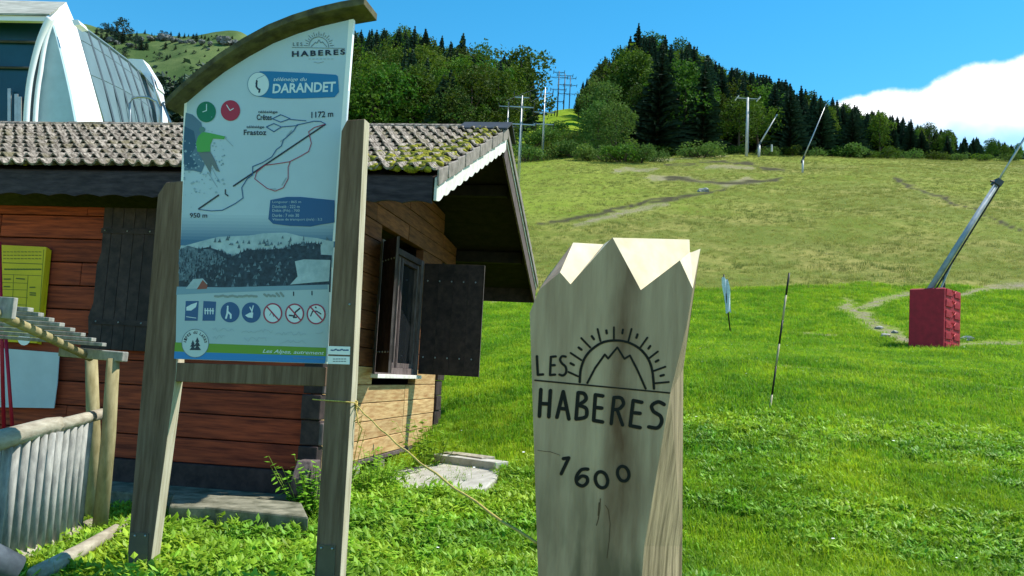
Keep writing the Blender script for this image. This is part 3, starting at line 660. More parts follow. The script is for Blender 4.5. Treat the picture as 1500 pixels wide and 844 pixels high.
# concrete step and slabs
def ground_quad(pxs, h, y0=2.5, dz=0): return [ground_at(*p, y0)+Vector((0, 0, dz)) for p in pxs]
mb = MB(); rr = random.Random(5)
stp = []
a0, a1 = P(165, 776, 9.0), P(452, 781, 8.6)
zt = .20
f0, f1 = P(235, 766, 8.0), P(452, 781, 7.9)
def on_z(px, py, z):
    d = ray(px, py); k_ = (z-EYE)/d.z; return Vector((d.x*k_, d.y*k_, z))
tp = [on_z(248, 741, .27), on_z(300, 742, .27), on_z(360, 748, .27), on_z(452, 757, .27), on_z(442, 736, .27), on_z(255, 720, .27)]
MB().prism([Vector((p.x, p.y, -.15)) for p in tp], Vector((0, 0, .42))).build('concrete_step', mConc, None, bevel=.02)
so_ = bpy.data.objects['concrete_step']; tag(so_, 'sunlit edged concrete step lying before the chalet wall behind the sign', 'step')
tp = [on_z(120, 716, .22), on_z(430, 740, .22), on_z(443, 722, .22), on_z(420, 712, .22), on_z(120, 698, .22)]
mb = MB().prism([Vector((p.x, p.y, -.15)) for p in tp], Vector((0, 0, .37))); tag(mb.build('concrete_footing', mConc, None, bevel=.02), 'shaded concrete footing directly below the chalet front wall', 'footing')
cs = [ground_at(*p, 5)+Vector((0, 0, .05)) for p in ((563, 712), (578, 697), (612, 690), (655, 686), (700, 688), (735, 695), (728, 709), (712, 724), (690, 733), (640, 732), (588, 724))]
tag(MB().prism([p-Vector((0, 0, .14)) for p in cs], Vector((0, 0, .16))).build('stone_slab', mStone, None, bevel=.015), 'pale flat stone slab in the grass by the gable wall', 'slab')
for i, (x0, y0_, x1, y1_, w, m_, lab) in enumerate(((640, 676, 735, 690, .10, mStone, 'grey plank on the far side of the pale slab, longer one'), (655, 672, 715, 681, .08, mLog, 'short weathered plank lying behind the longer grey plank'))):
    a = ground_at(x0, y0_+4, 5); c = ground_at(x1, y1_+4, 5)
    tag(MB().bar(a+Vector((0, 0, .09)), c+Vector((0, 0, .09)), .2, w, Vector((0, 1, 0))).build('plank', m_, None, bevel=.01), lab, 'plank')

# ------------------------------------------------------------------ the sign board
PL = P(238, 620, 6.5); PR = P(500, 620, 6.25)
sx = Vector((PR.x-PL.x, PR.y-PL.y, 0)).normalized(); sn_ = Vector((sx.y, -sx.x, 0))          # sn_ points to the camera
LEAN = .022; sup = (Vector((0, 0, 1))+sx*LEAN).normalized()
sign = empty('information_sign', Vector((PL.x, PL.y, 0)), 'tall ski lift information board on two wooden posts with a curved wooden top', 'sign board')
def SP(px, py, off=0):
    d = ray(px, py); o = Vector((PL.x, PL.y, 0)) + sn_*off; k_ = (o-Vector((0, 0, EYE))).dot(sn_)/d.dot(sn_); return Vector((0, 0, EYE)) + d*k_
def spost(fl, label):             # front-face outline as four pixel corners tl,tr,br,bl and the depth behind
    (tl, tr, br, bl, of, dp, wb) = fl
    q = [SP(*p, of) for p in (bl, br, tr, tl)]
    g0, g1 = [Vector((p.x, p.y, -.15)) + (p-p) for p in q[:2]]
    b_ = [q[0], q[1], q[1]-sn_*dp+sx*wb[0], q[0]-sn_*dp]; t_ = [q[3], q[2], q[2]-sn_*dp+sx*wb[1], q[3]-sn_*dp]
    return MB().hexa(b_, t_)
OFP = .19
pl = spost(((230, 290), (268, 276), (218, 846), (188, 846), OFP-.005, .17, (.055, .0)), '').build('post', mPost, sign, bevel=.008)
# rounded heads of the posts
def post(tl, tm, tr, rm, br, bl, of, dp, wl, label):
    q = [SP(*p, of) for p in (bl, br, rm, tr, tm, tl)]
    b_ = []
    n = len(q); bk = [p-sn_*dp + sx*w_ for p, w_ in zip(q, wl)]
    m_ = MB().add(q+bk, [tuple(range(n))] + [tuple(range(2*n-1, n-1, -1))] + [(i, i+n, (i+1) % n+n, (i+1) % n) for i in range(n)])
    o = m_.build('post', mPost, sign, bevel=.006); o.data.materials.append(mPostLit)
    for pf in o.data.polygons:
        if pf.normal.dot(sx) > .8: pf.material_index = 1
    if label: o['label'] = label
    return o
bpy.data.objects.remove(pl)
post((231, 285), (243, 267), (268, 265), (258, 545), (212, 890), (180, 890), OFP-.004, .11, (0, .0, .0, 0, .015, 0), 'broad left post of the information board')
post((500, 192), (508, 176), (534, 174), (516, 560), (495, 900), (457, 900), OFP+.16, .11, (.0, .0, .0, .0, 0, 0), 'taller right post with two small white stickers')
# cross beam
q = [SP(*p, OFP-.012) for p in ((250, 531), (478, 538), (476, 566), (248, 559))]
MB().prism([q[3], q[2], q[1], q[0]], -sn_*.09).build('crossbeam', mPost, sign, bevel=.006)
# panel
arc = [(272, 152), (300, 128), (330, 105), (365, 83), (400, 64), (435, 50), (470, 39), (517, 28)]
pan = [(255, 526), (265, 330)] + arc + [(497, 330), (476, 533)]
panel_mat = mat('printed_panel_face', (.44, .55, .64), .35, var=.05, scale=1.5, spec=.5)
q = [SP(*p, OFP-.008) for p in pan]
pq = MB().prism(q, -sn_*.02).build('panel', panel_mat, sign)
edge_r = [SP(*p, OFP-.006) for p in ((511, 29), (518, 28), (479, 533), (474, 533))]
MB().prism(edge_r, -sn_*.035).build('panel_edge', mWhite, sign)
edge_l = [SP(*p, OFP-.006) for p in ((270, 152), (274, 150), (257, 526), (254, 526))]
MB().prism(edge_l, -sn_*.03).build('panel_edge', mWhite, sign)
# curved wooden top board
ol = [(252, 160), (270, 142), (300, 116), (330, 93), (365, 71), (400, 52), (435, 38), (470, 27), (505, 19), (540, 13)]
pt3 = [SP(*p, OFP) for p in ol]; vs, fs = [], []
for p in pt3:
    for of, dz_ in ((.10, .045), (.10, -.012), (-.19, -.012), (-.19, .045)): vs.append(p+sn_*of+Vector((0, 0, dz_)))
for i in range(len(pt3)-1):
    for k in range(4): fs.append((i*4+k, i*4+(k+1) % 4, i*4+4+(k+1) % 4, i*4+4+k))
fs += [(3, 2, 1, 0), tuple(len(vs)-4+k for k in range(4))]
MB().add(vs, fs).build('curved_top', mArc, sign, bevel=.006)

# ---- print on the panel
PN = {}
def pmat(name, col, rough=.4): return mat('print_'+name, col, rough, spec=.4)
pBlue = pmat('banner_blue', (.012, .17, .40)); pDeep = pmat('deep_blue', (.010, .085, .24)); pInk = pmat('dark_ink', (.015, .02, .04)); pWhite = pmat('white', (.62, .72, .78)); pRedC = pmat('clock_red', (.42, .02, .05)); pGreenC = pmat('clock_green', (.0, .16, .08))
pRedL = pmat('piste_red', (.35, .03, .08)); pGreen = pmat('band_green', (.13, .30, .02)); pCyan = pmat('band_blue', (.0, .20, .55)); pGrey = pmat('grey_ink', (.12, .15, .19)); pFaint = pmat('faint_ink', (.28, .36, .43))
pSky1 = pmat('printed_sky_blue', (.10, .22, .36)); pSky2 = pmat('printed_sky_mid', (.05, .15, .27)); pSnow = mat('print_snow', (.30, .40, .46), .4, var=.2, scale=16, col2=(.44, .54, .60)); pFor = mat('print_forest', (.006, .018, .035), .4, var=.4, scale=34, col2=(.03, .06, .095)); pFor2 = mat('print_frosted_forest', (.03, .07, .11), .4, var=.4, scale=40, col2=(.16, .23, .29)); pLime = pmat('printed_green_jacket', (.08, .36, .06)); pRoofR = pmat('printed_red_wall', (.25, .06, .04)); pBeige = pmat('printed_beige', (.22, .27, .27))
def ppoly(name, pts, m, lay=1): return MB().add([SP(*p, OFP-.008+.0014*lay) for p in pts], [tuple(range(len(pts)))]).build(name, m, sign)
def ribbon_faces(pts, w):
    vs, fs = [], []; pts = [Vector((p[0], p[1], 0)) for p in pts]
    for a, c in zip(pts[:-1], pts[1:]):
        d = (c-a); d = d.normalized() if d.length > 1e-6 else Vector((1, 0, 0)); nn = Vector((-d.y, d.x, 0))*w/2; n = len(vs)
        vs += [a-nn, a+nn, c+nn, c-nn]; fs.append((n, n+1, n+2, n+3))
    for p in pts:
        n = len(vs); vs += [p+Vector((math.cos(k*math.pi/4), math.sin(k*math.pi/4), 0))*w/2 for k in range(8)]; fs.append(tuple(range(n, n+8)))
    return vs, fs
def lines(name, polys, w, m, lay=2):
    mb = MB(); k = 0
    for pl_ in polys:
        vs, fs = ribbon_faces(pl_, w)
        for f in fs:
            mb.add([SP(vs[i].x, vs[i].y, OFP-.008+.0014*lay+.00002*(k % 30)) for i in f], [tuple(range(len(f)))]); k += 1
    return mb.build(name, m, sign)
def circ(cx, cy, r, n=24, ry=None): return [(cx+r*math.cos(2*math.pi*i/n), cy+(ry or r)*math.sin(2*math.pi*i/n)) for i in range(n)]
def text_mesh(body, shear=0, bold=0.0, space=1.0):
    cu = bpy.data.curves.new('t', 'FONT'); cu.body = body; cu.shear = shear; cu.offset = bold; cu.space_character = space; cu.resolution_u = 3
    ob = bpy.data.objects.new('t', cu); S.collection.objects.link(ob); dg = bpy.context.evaluated_depsgraph_get(); dg.update()
    m_ = bpy.data.meshes.new_from_object(ob.evaluated_get(dg)); vs = [v.co.copy() for v in m_.vertices]; fs = [tuple(p.vertices) for p in m_.polygons]
    bpy.data.objects.remove(ob); bpy.data.curves.remove(cu); bpy.data.meshes.remove(m_)
    x0 = min(v.x for v in vs); x1 = max(v.x for v in vs); y0 = min(v.y for v in vs); y1 = max(v.y for v in vs)
    return [((v.x-x0)/(x1-x0), (v.y-y0)/(y1-y0)) for v in vs], fs
def ptext(body, quad, m, lay=3, name='lettering', fn=None, par=None, **k):      # quad: tl, tr, br, bl in pixels
    uv, fs = text_mesh(body, **k); tl, tr, br, bl = [Vector((a, c, 0)) for a, c in quad]
    vs = [(tl*(1-u)*v + tr*u*v + br*u*(1-v) + bl*(1-u)*(1-v)) for u, v in uv]
    g_ = fn or (lambda x, y: SP(x, y, OFP-.008+.0014*lay))
    return MB().add([g_(p.x, p.y) for p in vs], fs).build(name, m, par or sign)
# lower photo
for i in range(9):
    u = i/8; c0, c1_ = (.40, .51, .60), (.045, .15, .28); y = 314+i*4.6
    ppoly('printed_photo_sky', [(266-i*.4, y), (498-i*.4, y+3), (494, y+12), (264, y+9)], pmat('sky_step_%d' % i, tuple(a*(1-u)+b_*u for a, b_ in zip(c0, c1_))), .3+i*.15)
ppoly('printed_snow_mountain', [(264, 362), (285, 356), (300, 352), (320, 347), (345, 346), (365, 345), (385, 342), (405, 341), (420, 341), (440, 346), (465, 349), (489, 354), (487, 392), (262, 392)], pSnow, 2)
ppoly('printed_forest', [(262, 368), (275, 362), (290, 365), (305, 362), (318, 366), (330, 372), (340, 376), (362, 366), (390, 366), (415, 364), (432, 358), (455, 356), (469, 358), (470, 373), (486, 374), (484, 428), (262, 428)], pFor, 3)
ppoly('printed_frosted_trees', [(262, 366), (275, 360), (290, 364), (310, 366), (322, 374), (333, 380), (300, 392), (275, 410), (262, 412)], pFor2, 3.5)
ppoly('printed_piste', [(432, 383), (445, 380), (484, 381), (482, 412), (455, 414), (425, 417), (436, 405)], pSnow, 3.6)
ppoly('printed_snow_ground', [(259, 424), (285, 424), (330, 421), (400, 420), (482, 417), (480, 530), (257, 526)], mat('print_lower_ground', (.40, .50, .56), .4), 4)
ppoly('printed_photo_edge', [(259, 420), (330, 421), (480, 417), (480, 424), (400, 426), (300, 430), (258, 432)], mat('print_shadow_snow', (.20, .32, .42), .4), 4.5)
ppoly('printed_chalet_roof', [(272, 423), (283, 409), (297, 408), (304, 416), (290, 423)], pSnow, 5.2); ppoly('printed_chalet_wall', [(288, 424), (297, 410), (304, 418), (303, 423)], pRoofR, 5.4)
mb_r = random.Random(8)
for nm, mm, cnt, box in (('printed_tree_specks', pFor, 46, (264, 360, 335, 400)), ('printed_frost_specks', pFor2, 60, (300, 372, 430, 418)), ('printed_rock_specks', pFor2, 34, (300, 346, 480, 362))):
    mb = MB()
    for i in range(cnt):
        x, y = mb_r.uniform(box[0], box[2]), mb_r.uniform(box[1], box[3]); w_ = mb_r.uniform(1, 3.2); h_ = mb_r.uniform(1.2, 4)
        mb.add([SP(*p, OFP-.008+.0014*(3.8+i*.004)) for p in ((x-w_, y+h_), (x+w_, y+h_), (x+w_*.3, y-h_))], [(0, 1, 2)])
    mb.build(nm, mm, sign)
edge_ = [(318, 366), (330, 372), (340, 376), (362, 366), (390, 366), (415, 364), (432, 358), (455, 356), (469, 358)]
mb = MB(); mf = MB()
for i in range(150):
    x = mb_r.uniform(318, 469); y = np.interp(x, [e_[0] for e_ in edge_], [e_[1] for e_ in edge_])+mb_r.uniform(0, 2.5); h_ = mb_r.uniform(2, 5.5)
    mb.add([SP(*p, OFP-.008+.0014*(3.2+i*.001)) for p in ((x-1.3, y+2), (x+1.3, y+2), (x, y-h_))], [(0, 1, 2)])
for i in range(260):
    x = mb_r.uniform(262, 330); y = mb_r.uniform(364, 408)+mb_r.uniform(0, 8); h_ = mb_r.uniform(2, 5)
    (mb if i % 2 else mf).add([SP(*p, OFP-.008+.0014*(3.7+i*.002)) for p in ((x-1.2, y+2), (x+1.2, y+2), (x, y-h_))], [(0, 1, 2)])
mb.build('printed_tree_tops', pFor, sign); mf.build('printed_frosted_tree_tops', pFor2, sign)
# logo with rays
def sun_logo(cx, cy, r, rr_in, rr_out, n, w, m, lay=3, ax=0.05):
    pl_ = [[(cx+r*math.cos(a), cy-r*math.sin(a)+ax*r*math.cos(a)) for a in [math.pi*i/16 for i in range(17)]]]
    for i in range(n):
        a = math.pi*(i+.5)/n; ro = rr_out if i % 2 == 0 else (rr_in+rr_out)/2
        pl_.append([(cx+q*math.cos(a), cy-q*math.sin(a)) for q in (rr_in, ro)])
    pl_.append([(cx-r*.8, cy), (cx-r*.35, cy-r*.45), (cx-r*.2, cy-r*.35), (cx, cy-r*.7), (cx+r*.2, cy-r*.4), (cx+r*.35, cy-r*.5), (cx+r*.8, cy)])
    lines('sun_logo', pl_, w, m, lay)
sun_logo(467, 68.5, 14.5, 16.5, 22, 17, .8, pGrey)
lines('logo_rule', [[(428, 69.5), (505, 71)]], .7, pGrey)
ptext('LES', ((429, 62), (443, 62.3), (443, 67.5), (429, 67.2)), pGrey, bold=.01, space=1.4)
ptext('HABERES', ((427.5, 75), (505.5, 72), (505.5, 80), (427.5, 83.5)), pInk, bold=.035, space=1.35)
lines('small_print', [[(452+i*5.5, 86.5), (455+i*5.5, 86.3)] for i in range(7)], .8, pFaint); lines('logo_arc', [[(460, 91), (466, 92.5), (474, 90.5)]], .9, pFaint)
# banner
ppoly('banner', [(380, 104.5), (395, 104.5), (440, 106.5), (492, 109.5), (495, 112), (496.5, 135), (490, 142.5), (440, 144.5), (400, 144.5), (378, 141.5), (385, 125)], pBlue, 2)
ppoly('banner_circle', circ(378.5, 123.5, 15.8, 32, 17.2), pWhite, 2.6); lines('banner_ring', [circ(378.5, 123.5, 15.8, 32, 17.4)+[(394.3, 123.5)]], .8, pSky1, 2.9)
lines('lift_rider', [[(376, 120), (375.5, 127), (378, 130.5), (380.5, 131), (379.5, 135)], [(376, 118.5), (376.3, 119.5)]], 2.6, pInk, 3.2); lines('lift_rider_stick', [[(387, 110.5), (377, 115), (374, 123)]], .7, pSky1, 3.1)
ptext('téléneige du', ((401, 113.5), (449.5, 113.5), (449.5, 120.5), (400.5, 120.5)), pWhite, shear=.25, bold=.004)
ptext('DARANDET', ((400, 123), (492, 119.5), (491, 134.5), (399, 136.8)), pWhite, bold=.028)
# clocks
for (cx, cy), m_ in (((302, 164), pGreenC), ((337.5, 162), pRedC)): ppoly('clock_disc', circ(cx, cy, 14.2, 28, 15.2), m_, 2.6)
lines('clock_hands', [[(302.5, 153), (302.5, 162), (297, 164)], [(332, 154), (337, 162), (342, 159)]], 1.2, pWhite, 3)
# printed skier
ppoly('printed_fir', [(272, 165), (282, 168), (295, 180), (298, 196), (300, 215), (292, 226), (300, 240), (295, 253), (283, 250), (270, 250), (268, 215)], pmat('winter_fir', (.09, .17, .25)), 2)
ppoly('printed_fir_dark', [(270, 185), (284, 192), (288, 214), (279, 228), (290, 243), (276, 248), (269, 240)], pmat('winter_fir_dark', (.03, .09, .16)), 2.2)
ppoly('skier_jacket', [(290, 200), (297, 193), (308, 195), (330, 200), (328, 204), (312, 203), (308, 212), (308, 223), (297, 224), (289, 222), (287, 210)], pLime, 3)
ppoly('skier_trousers', [(290, 223), (308, 222), (315, 235), (322, 252), (316, 250), (310, 240), (308, 254), (300, 240)], pmat('trouser_grey', (.14, .17, .18)), 3)
ppoly('skier_head', circ(296, 190, 4.5, 12), pmat('helmet', (.10, .22, .20)), 3.1)
mb = MB(); mw = MB()
for i in range(110):
    x, y = mb_r.gauss(300, 16), mb_r.gauss(240, 26); x = max(270, x); r_ = mb_r.uniform(.5, 2.2)
    (mb if i % 3 else mw).add([SP(*p, OFP-.008+.0014*(2.5+(i % 7)*.05)) for p in ((x-r_, y), (x+r_*.3, y-r_), (x+r_, y+r_*.5), (x-r_*.2, y+r_))], [(0, 1, 2, 3)])
mb.build('printed_snow_spray', pmat('spray_light', (.30, .41, .49)), sign); mw.build('printed_snow_spray', pmat('spray_blue', (.17, .28, .36)), sign)
lines('skier_poles', [[(329, 202), (341, 214)], [(310, 246), (322, 268)], [(304, 252), (318, 274)]], .8, pFaint, 2.4)
# piste map
lines('lift_line', [[(291, 306), (320, 286)], [(342, 272.5), (395, 237), (476, 182.5)]], 2.2, pInk, 3)
lines('piste_line', [[(291, 307), (310, 309), (326, 308), (345, 298), (356, 290), (354, 275), (362, 262), (370, 256), (370, 244), (385, 238), (398, 230), (405, 219), (412, 214), (415, 205), (430, 192), (435, 183), (445, 181), (460, 177.5), (470, 178), (477, 182)],
      [(399, 174), (411, 168), (425, 174), (411, 179), (399, 174)], [(425, 175), (448, 177)], [(390, 186), (401, 181), (412, 186), (401, 193), (390, 186)], [(412, 186), (436, 184)]], 1.25, pDeep, 3.2)
lines('red_piste_line', [[(476, 182), (460, 187), (452, 193), (456, 210), (452, 222), (438, 230), (424, 237), (405, 240), (388, 242), (376, 252), (373, 262), (391, 276), (403, 280), (415, 275), (422, 262), (422, 245), (425, 237)]], 1.15, pRedL, 3.4)
lines('piste_names', [[(411, 207), (416, 204)], [(420, 199), (427, 191)], [(396, 277), (404, 277)], [(413, 271), (419, 261)]], 1.6, pFaint, 2.6)
lines('map_rider', [[(330, 278), (330, 284), (334, 287)]], 1.8, pInk, 3)
ptext('télésiège', ((378, 162), (406.5, 162), (406.5, 167), (378, 167)), pInk, bold=.01); ptext('Crêtes', ((376, 167.6), (398, 167.6), (398, 176), (376, 176)), pInk, bold=.02, space=1.05)
ptext('télésiège', ((361, 184), (387, 184), (387, 189), (361, 189)), pInk, bold=.01); ptext('Frastoz', ((357, 190), (390, 190), (390, 198), (357, 198)), pInk, bold=.02, space=1.05)
ptext('1172 m', ((456, 164), (488, 162), (488, 171), (456, 173)), pInk, bold=.015); ptext('950 m', ((278, 312), (303.5, 312), (303.5, 319), (278, 319)), pInk, bold=.015)
# info box
ppoly('info_box', [(396, 293), (412, 290), (420, 288.5), (440, 288.5), (490, 293.5), (490, 326), (470, 329), (455, 332), (425, 331), (400, 328), (393, 321)], pDeep, 3)
for i, (tx, w_) in enumerate((('Longueur : 865 m', 42), ('Dénivelé : 222 m', 40), ('Débit (P/h) : 700', 40), ('Durée : 7 min 30', 39), ('Vitesse de transport (m/s) : 3,2', 73))):
    y = 294+i*6.4; ptext(tx, ((399, y), (399+w_, y), (399+w_, y+4.6), (399, y+4.6)), pSnow, 3.6, bold=.008)
# pictograms
ppoly('pictogram_panel', [(272, 441), (291, 441), (289.5, 470), (270.5, 470)], pDeep, 5); ppoly('pictogram_shape', [(273, 450), (280, 446), (289, 443), (287, 450), (280, 455), (273, 455)], pWhite, 5.4); lines('pictogram_line', [[(273, 464), (287, 466)]], .9, pWhite, 5.4)
ppoly('pictogram_panel', [(298, 441), (316.5, 442), (315, 470), (296.5, 470)], pDeep, 5); lines('pictogram_people', [[(300.5+i*3.8, 452), (300.5+i*3.8, 460)] for i in range(4)]+[[(300, 455), (313, 455.5)]], 1.5, pWhite, 5.4)
ppoly('pictogram_disc', circ(337, 457.5, 14, 28, 15), pDeep, 5); ppoly('pictogram_disc', circ(368, 458, 14, 28, 15), pDeep, 5)
lines('pictogram_figure', [[(333.5, 449), (333.5, 450)], [(333.5, 452), (333, 459), (331, 466)], [(334, 457), (338, 461), (338, 466)]], 2.6, pWhite, 5.4); ppoly('pictogram_shape', [(359, 462), (366, 458), (371, 458), (370, 466), (363, 465)], pWhite, 5.4); lines('pictogram_hand', [[(366, 450), (369, 456), (371, 448)], [(369, 455), (369, 459)]], 1.6, pWhite, 5.5)
for cx in (399.5, 431.5, 463): 
    ppoly('prohibition_disc', circ(cx, 459+(cx-399)*.02, 13.5, 28, 14.5), pWhite, 4.8)
    lines('prohibition_ring', [circ(cx, 459+(cx-399)*.02, 13, 28, 14)+[(cx+13, 459+(cx-399)*.02)], [(cx-9, 449), (cx+9, 469)]], 2.1, pRedL, 5.6)
lines('pictogram_ink', [[(395, 462), (398, 457), (401, 464)]], 1, pGrey, 5.2); lines('pictogram_ink', [[(424, 462), (431, 463), (433, 457), (439, 452)], [(430, 465), (434, 465)]], 2.4, pInk, 5.2); lines('pictogram_ink', [[(455, 463), (458, 456), (464, 456), (470, 460)], [(462, 450), (463, 451)]], 1.8, pInk, 5.2)
hw = random.Random(4); pl_ = []
for (xa, xb, yb) in ((311, 345, 483), (354, 400, 485), (404, 450, 489), (462, 474, 489), (312, 330, 494), (358, 392, 497), (410, 452, 500)):
    x = xa; c = []
    while x < xb: c.append((x, yb+hw.uniform(-3, 3))); x += hw.uniform(2, 4)
    pl_.append(c)
lines('faded_handwriting', pl_, .7, mat('print_faded', (.33, .42, .48), .5), 5)
lines('small_print', [[(315+i*7, 434), (320+i*7, 434+hw.uniform(-1, 1))] for i in range(9)]+[[(387+i*6, 431+hw.uniform(-2, 2)), (391+i*6, 434)] for i in range(5)], 3.4, pBeige, 5); lines('printed_skiers', [[(430, 428), (430, 433)], [(457, 427), (457, 432)]], 1.8, pInk, 5.1)
# bands, round badge, slogan
ppoly('green_band', [(256.5, 501.5), (478, 509.5), (477.3, 522), (255.5, 515)], pGreen, 5); ppoly('blue_band', [(255.5, 515), (477.3, 522), (476, 532.5), (254.8, 525.5)], pCyan, 5)
ppoly('badge', circ(286, 503, 19.6, 36, 20.6), pmat('badge_white', (.50, .60, .64)), 5.6); lines('badge_ring', [circ(286, 503, 19.6, 36, 20.6)+[(305.6, 503)]], .8, pFor2, 5.8)
[ppoly('badge_tree', [(cx-w_, y), (cx+w_, y), (cx, y-h_)], pFor, 6+k*.1) for k, (cx, y, w_, h_) in enumerate(((282.5, 513, 5, 7), (282.5, 508, 4, 7), (282.5, 504, 2.6, 6), (289, 513, 5.5, 8), (289, 507, 4.5, 8), (289, 501, 3, 7)))]
def arc_text(body, cx, cy, r, a0, a1, h, m):
    n = len(body)
    for i, ch in enumerate(body):
        if ch == ' ': continue
        a = math.radians(a0+(a1-a0)*(i+.5)/n); sgn = 1 if a1 < a0 else -1
        e = Vector((math.sin(a), math.cos(a), 0))*sgn; n_ = Vector((math.cos(a), -math.sin(a), 0))*sgn; c = Vector((cx+r*math.cos(a), cy-r*math.sin(a)*1.04, 0)); w_ = h*.62
        q = [c-e*w_/2+n_*h/2, c+e*w_/2+n_*h/2, c+e*w_/2-n_*h/2, c-e*w_/2-n_*h/2]
        ptext(ch, [(p.x, p.y) for p in q], m, 6, bold=.02, name='badge_letter')
arc_text('Alpes du Léman', 286, 503, 15.4, 178, 2, 4.4, pInk)
ptext('Les Alpes, autrement', ((385, 511.5), (475, 514.5), (474.5, 521.5), (384.5, 518.5)), pWhite, 6, shear=.3, bold=.012); lines('small_print', [[(430+i*5, 524.5+i*.15), (433.6+i*5, 524.6+i*.15)] for i in range(9)], 1.2, pSky1, 6)
# stickers, bolts and base plates on the posts
def post_poly(name, pts, m, of, th=.003): return MB().prism([SP(*p, of) for p in pts], -sn_*th).build(name, m, sign)
OR = OFP+.16
st1 = post_poly('sticker', [(480.5, 507), (513, 508), (512.5, 520), (480, 519)], mWhite, OR+.004); st2 = post_poly('sticker', [(480, 521.5), (512.3, 522.5), (512, 534), (479.5, 533)], mWhite, OR+.004)
def rl(pl2, w, m, of, name='small_print'):
    mb = MB()
    for pl_ in pl2:
        vs, fs = ribbon_faces(pl_, w)
        for f in fs: mb.add([SP(vs[i].x, vs[i].y, of) for i in f], [tuple(range(len(f)))])
    return mb.build(name, m, sign)
rl([[(485+i*4.4, 513), (488+i*4.4, 512.6+hw.uniform(-.8, .8))] for i in range(6)], 2, pDeep, OR+.005); rl([[(488+i*4, 526+j*3.4), (490.5+i*4, 526+j*3.4)] for i in range(5) for j in range(2)], 1.2, pGrey, OR+.005)
post_poly('base_plate', [(466, 798), (491.5, 799), (487, 900), (461, 900)], mat('painted_steel_plate', (.13, .105, .075), .6, .2, var=.15, scale=6), OR+.006, .006)
post_poly('base_plate', [(190, 780), (217.5, 781.5), (213, 880), (184, 880)], mat('painted_steel_plate', ()), OFP+.004, .006)
for x, y, of in ((470.5, 803, OR), (486.5, 804, OR), (197.5, 785, OFP-.004), (212.5, 785, OFP-.004)): MB().blob(SP(x, y, of+.012), .0085, seed=int(x), amp=.03).build('bolt', mMetal, sign, smooth=True)
MB().blob(SP(512, 446, OR+.004), .008, seed=1, amp=.03).build('bolt', mMetal, sign)

# ------------------------------------------------------------------ carved post
DF, DB = 2.40, 2.78
fr = [(792, 1500), (790, 900), (776, 458), (790, 424), (820.4, 399), (835.8, 416.5), (897, 348), (897.5, 348.3), (938.7, 425), (996, 381.5), (1014.8, 422.7), (1006, 477), (982, 576), (944, 800), (936, 900), (934, 1500)]
bk = [(800, 1500), (798, 900), (785, 458), (800, 408), (839.5, 355.5), (884, 358), (898, 348.6), (1010, 351), (1010.6, 369.5), (1012, 370), (1026, 364.5), (1013, 455), (1001, 540), (999.5, 800), (998, 900), (997, 1500)]
cp_ = empty('carved_post', Vector((P(885, 900, 2.55).x, 2.55, 0)), 'thick upright wooden post with a jagged carved top, lettered LES HABERES 1600', 'carved post')
off = [0, 0, 0, .02, 0, 0, 0, 0, 0, 0, 0, 0, 0, 0, 0]
fv = [P(*p, DF) for p in fr]; bv = [P(*p, DB) for p in bk]
DT = 2.66
for i in range(4, 11): bv[i] = P(*bk[i], DT)
bv[6] = P(*bk[6], DF+.12)
bv[10] = P(*bk[10], DB-.10)
def on_plane(px, py, A, B_, C_):
    n_ = (B_-A).cross(C_-A); d_ = ray(px, py); o_ = Vector((0, 0, EYE)); return o_ + d_*((A-o_).dot(n_)/d_.dot(n_))
bv[7] = on_plane(1010, 351, fv[7], fv[8], bv[8]); bv[4] = on_plane(839.5, 355.5, fv[4], fv[5], bv[5])
wy = Vector((0, .10, 0)); bb = [p + Vector((0, .10 if i in (4, 5, 6, 7, 8, 9) else .0, -.0)) for i, p in enumerate(bv)]
n = len(fv)
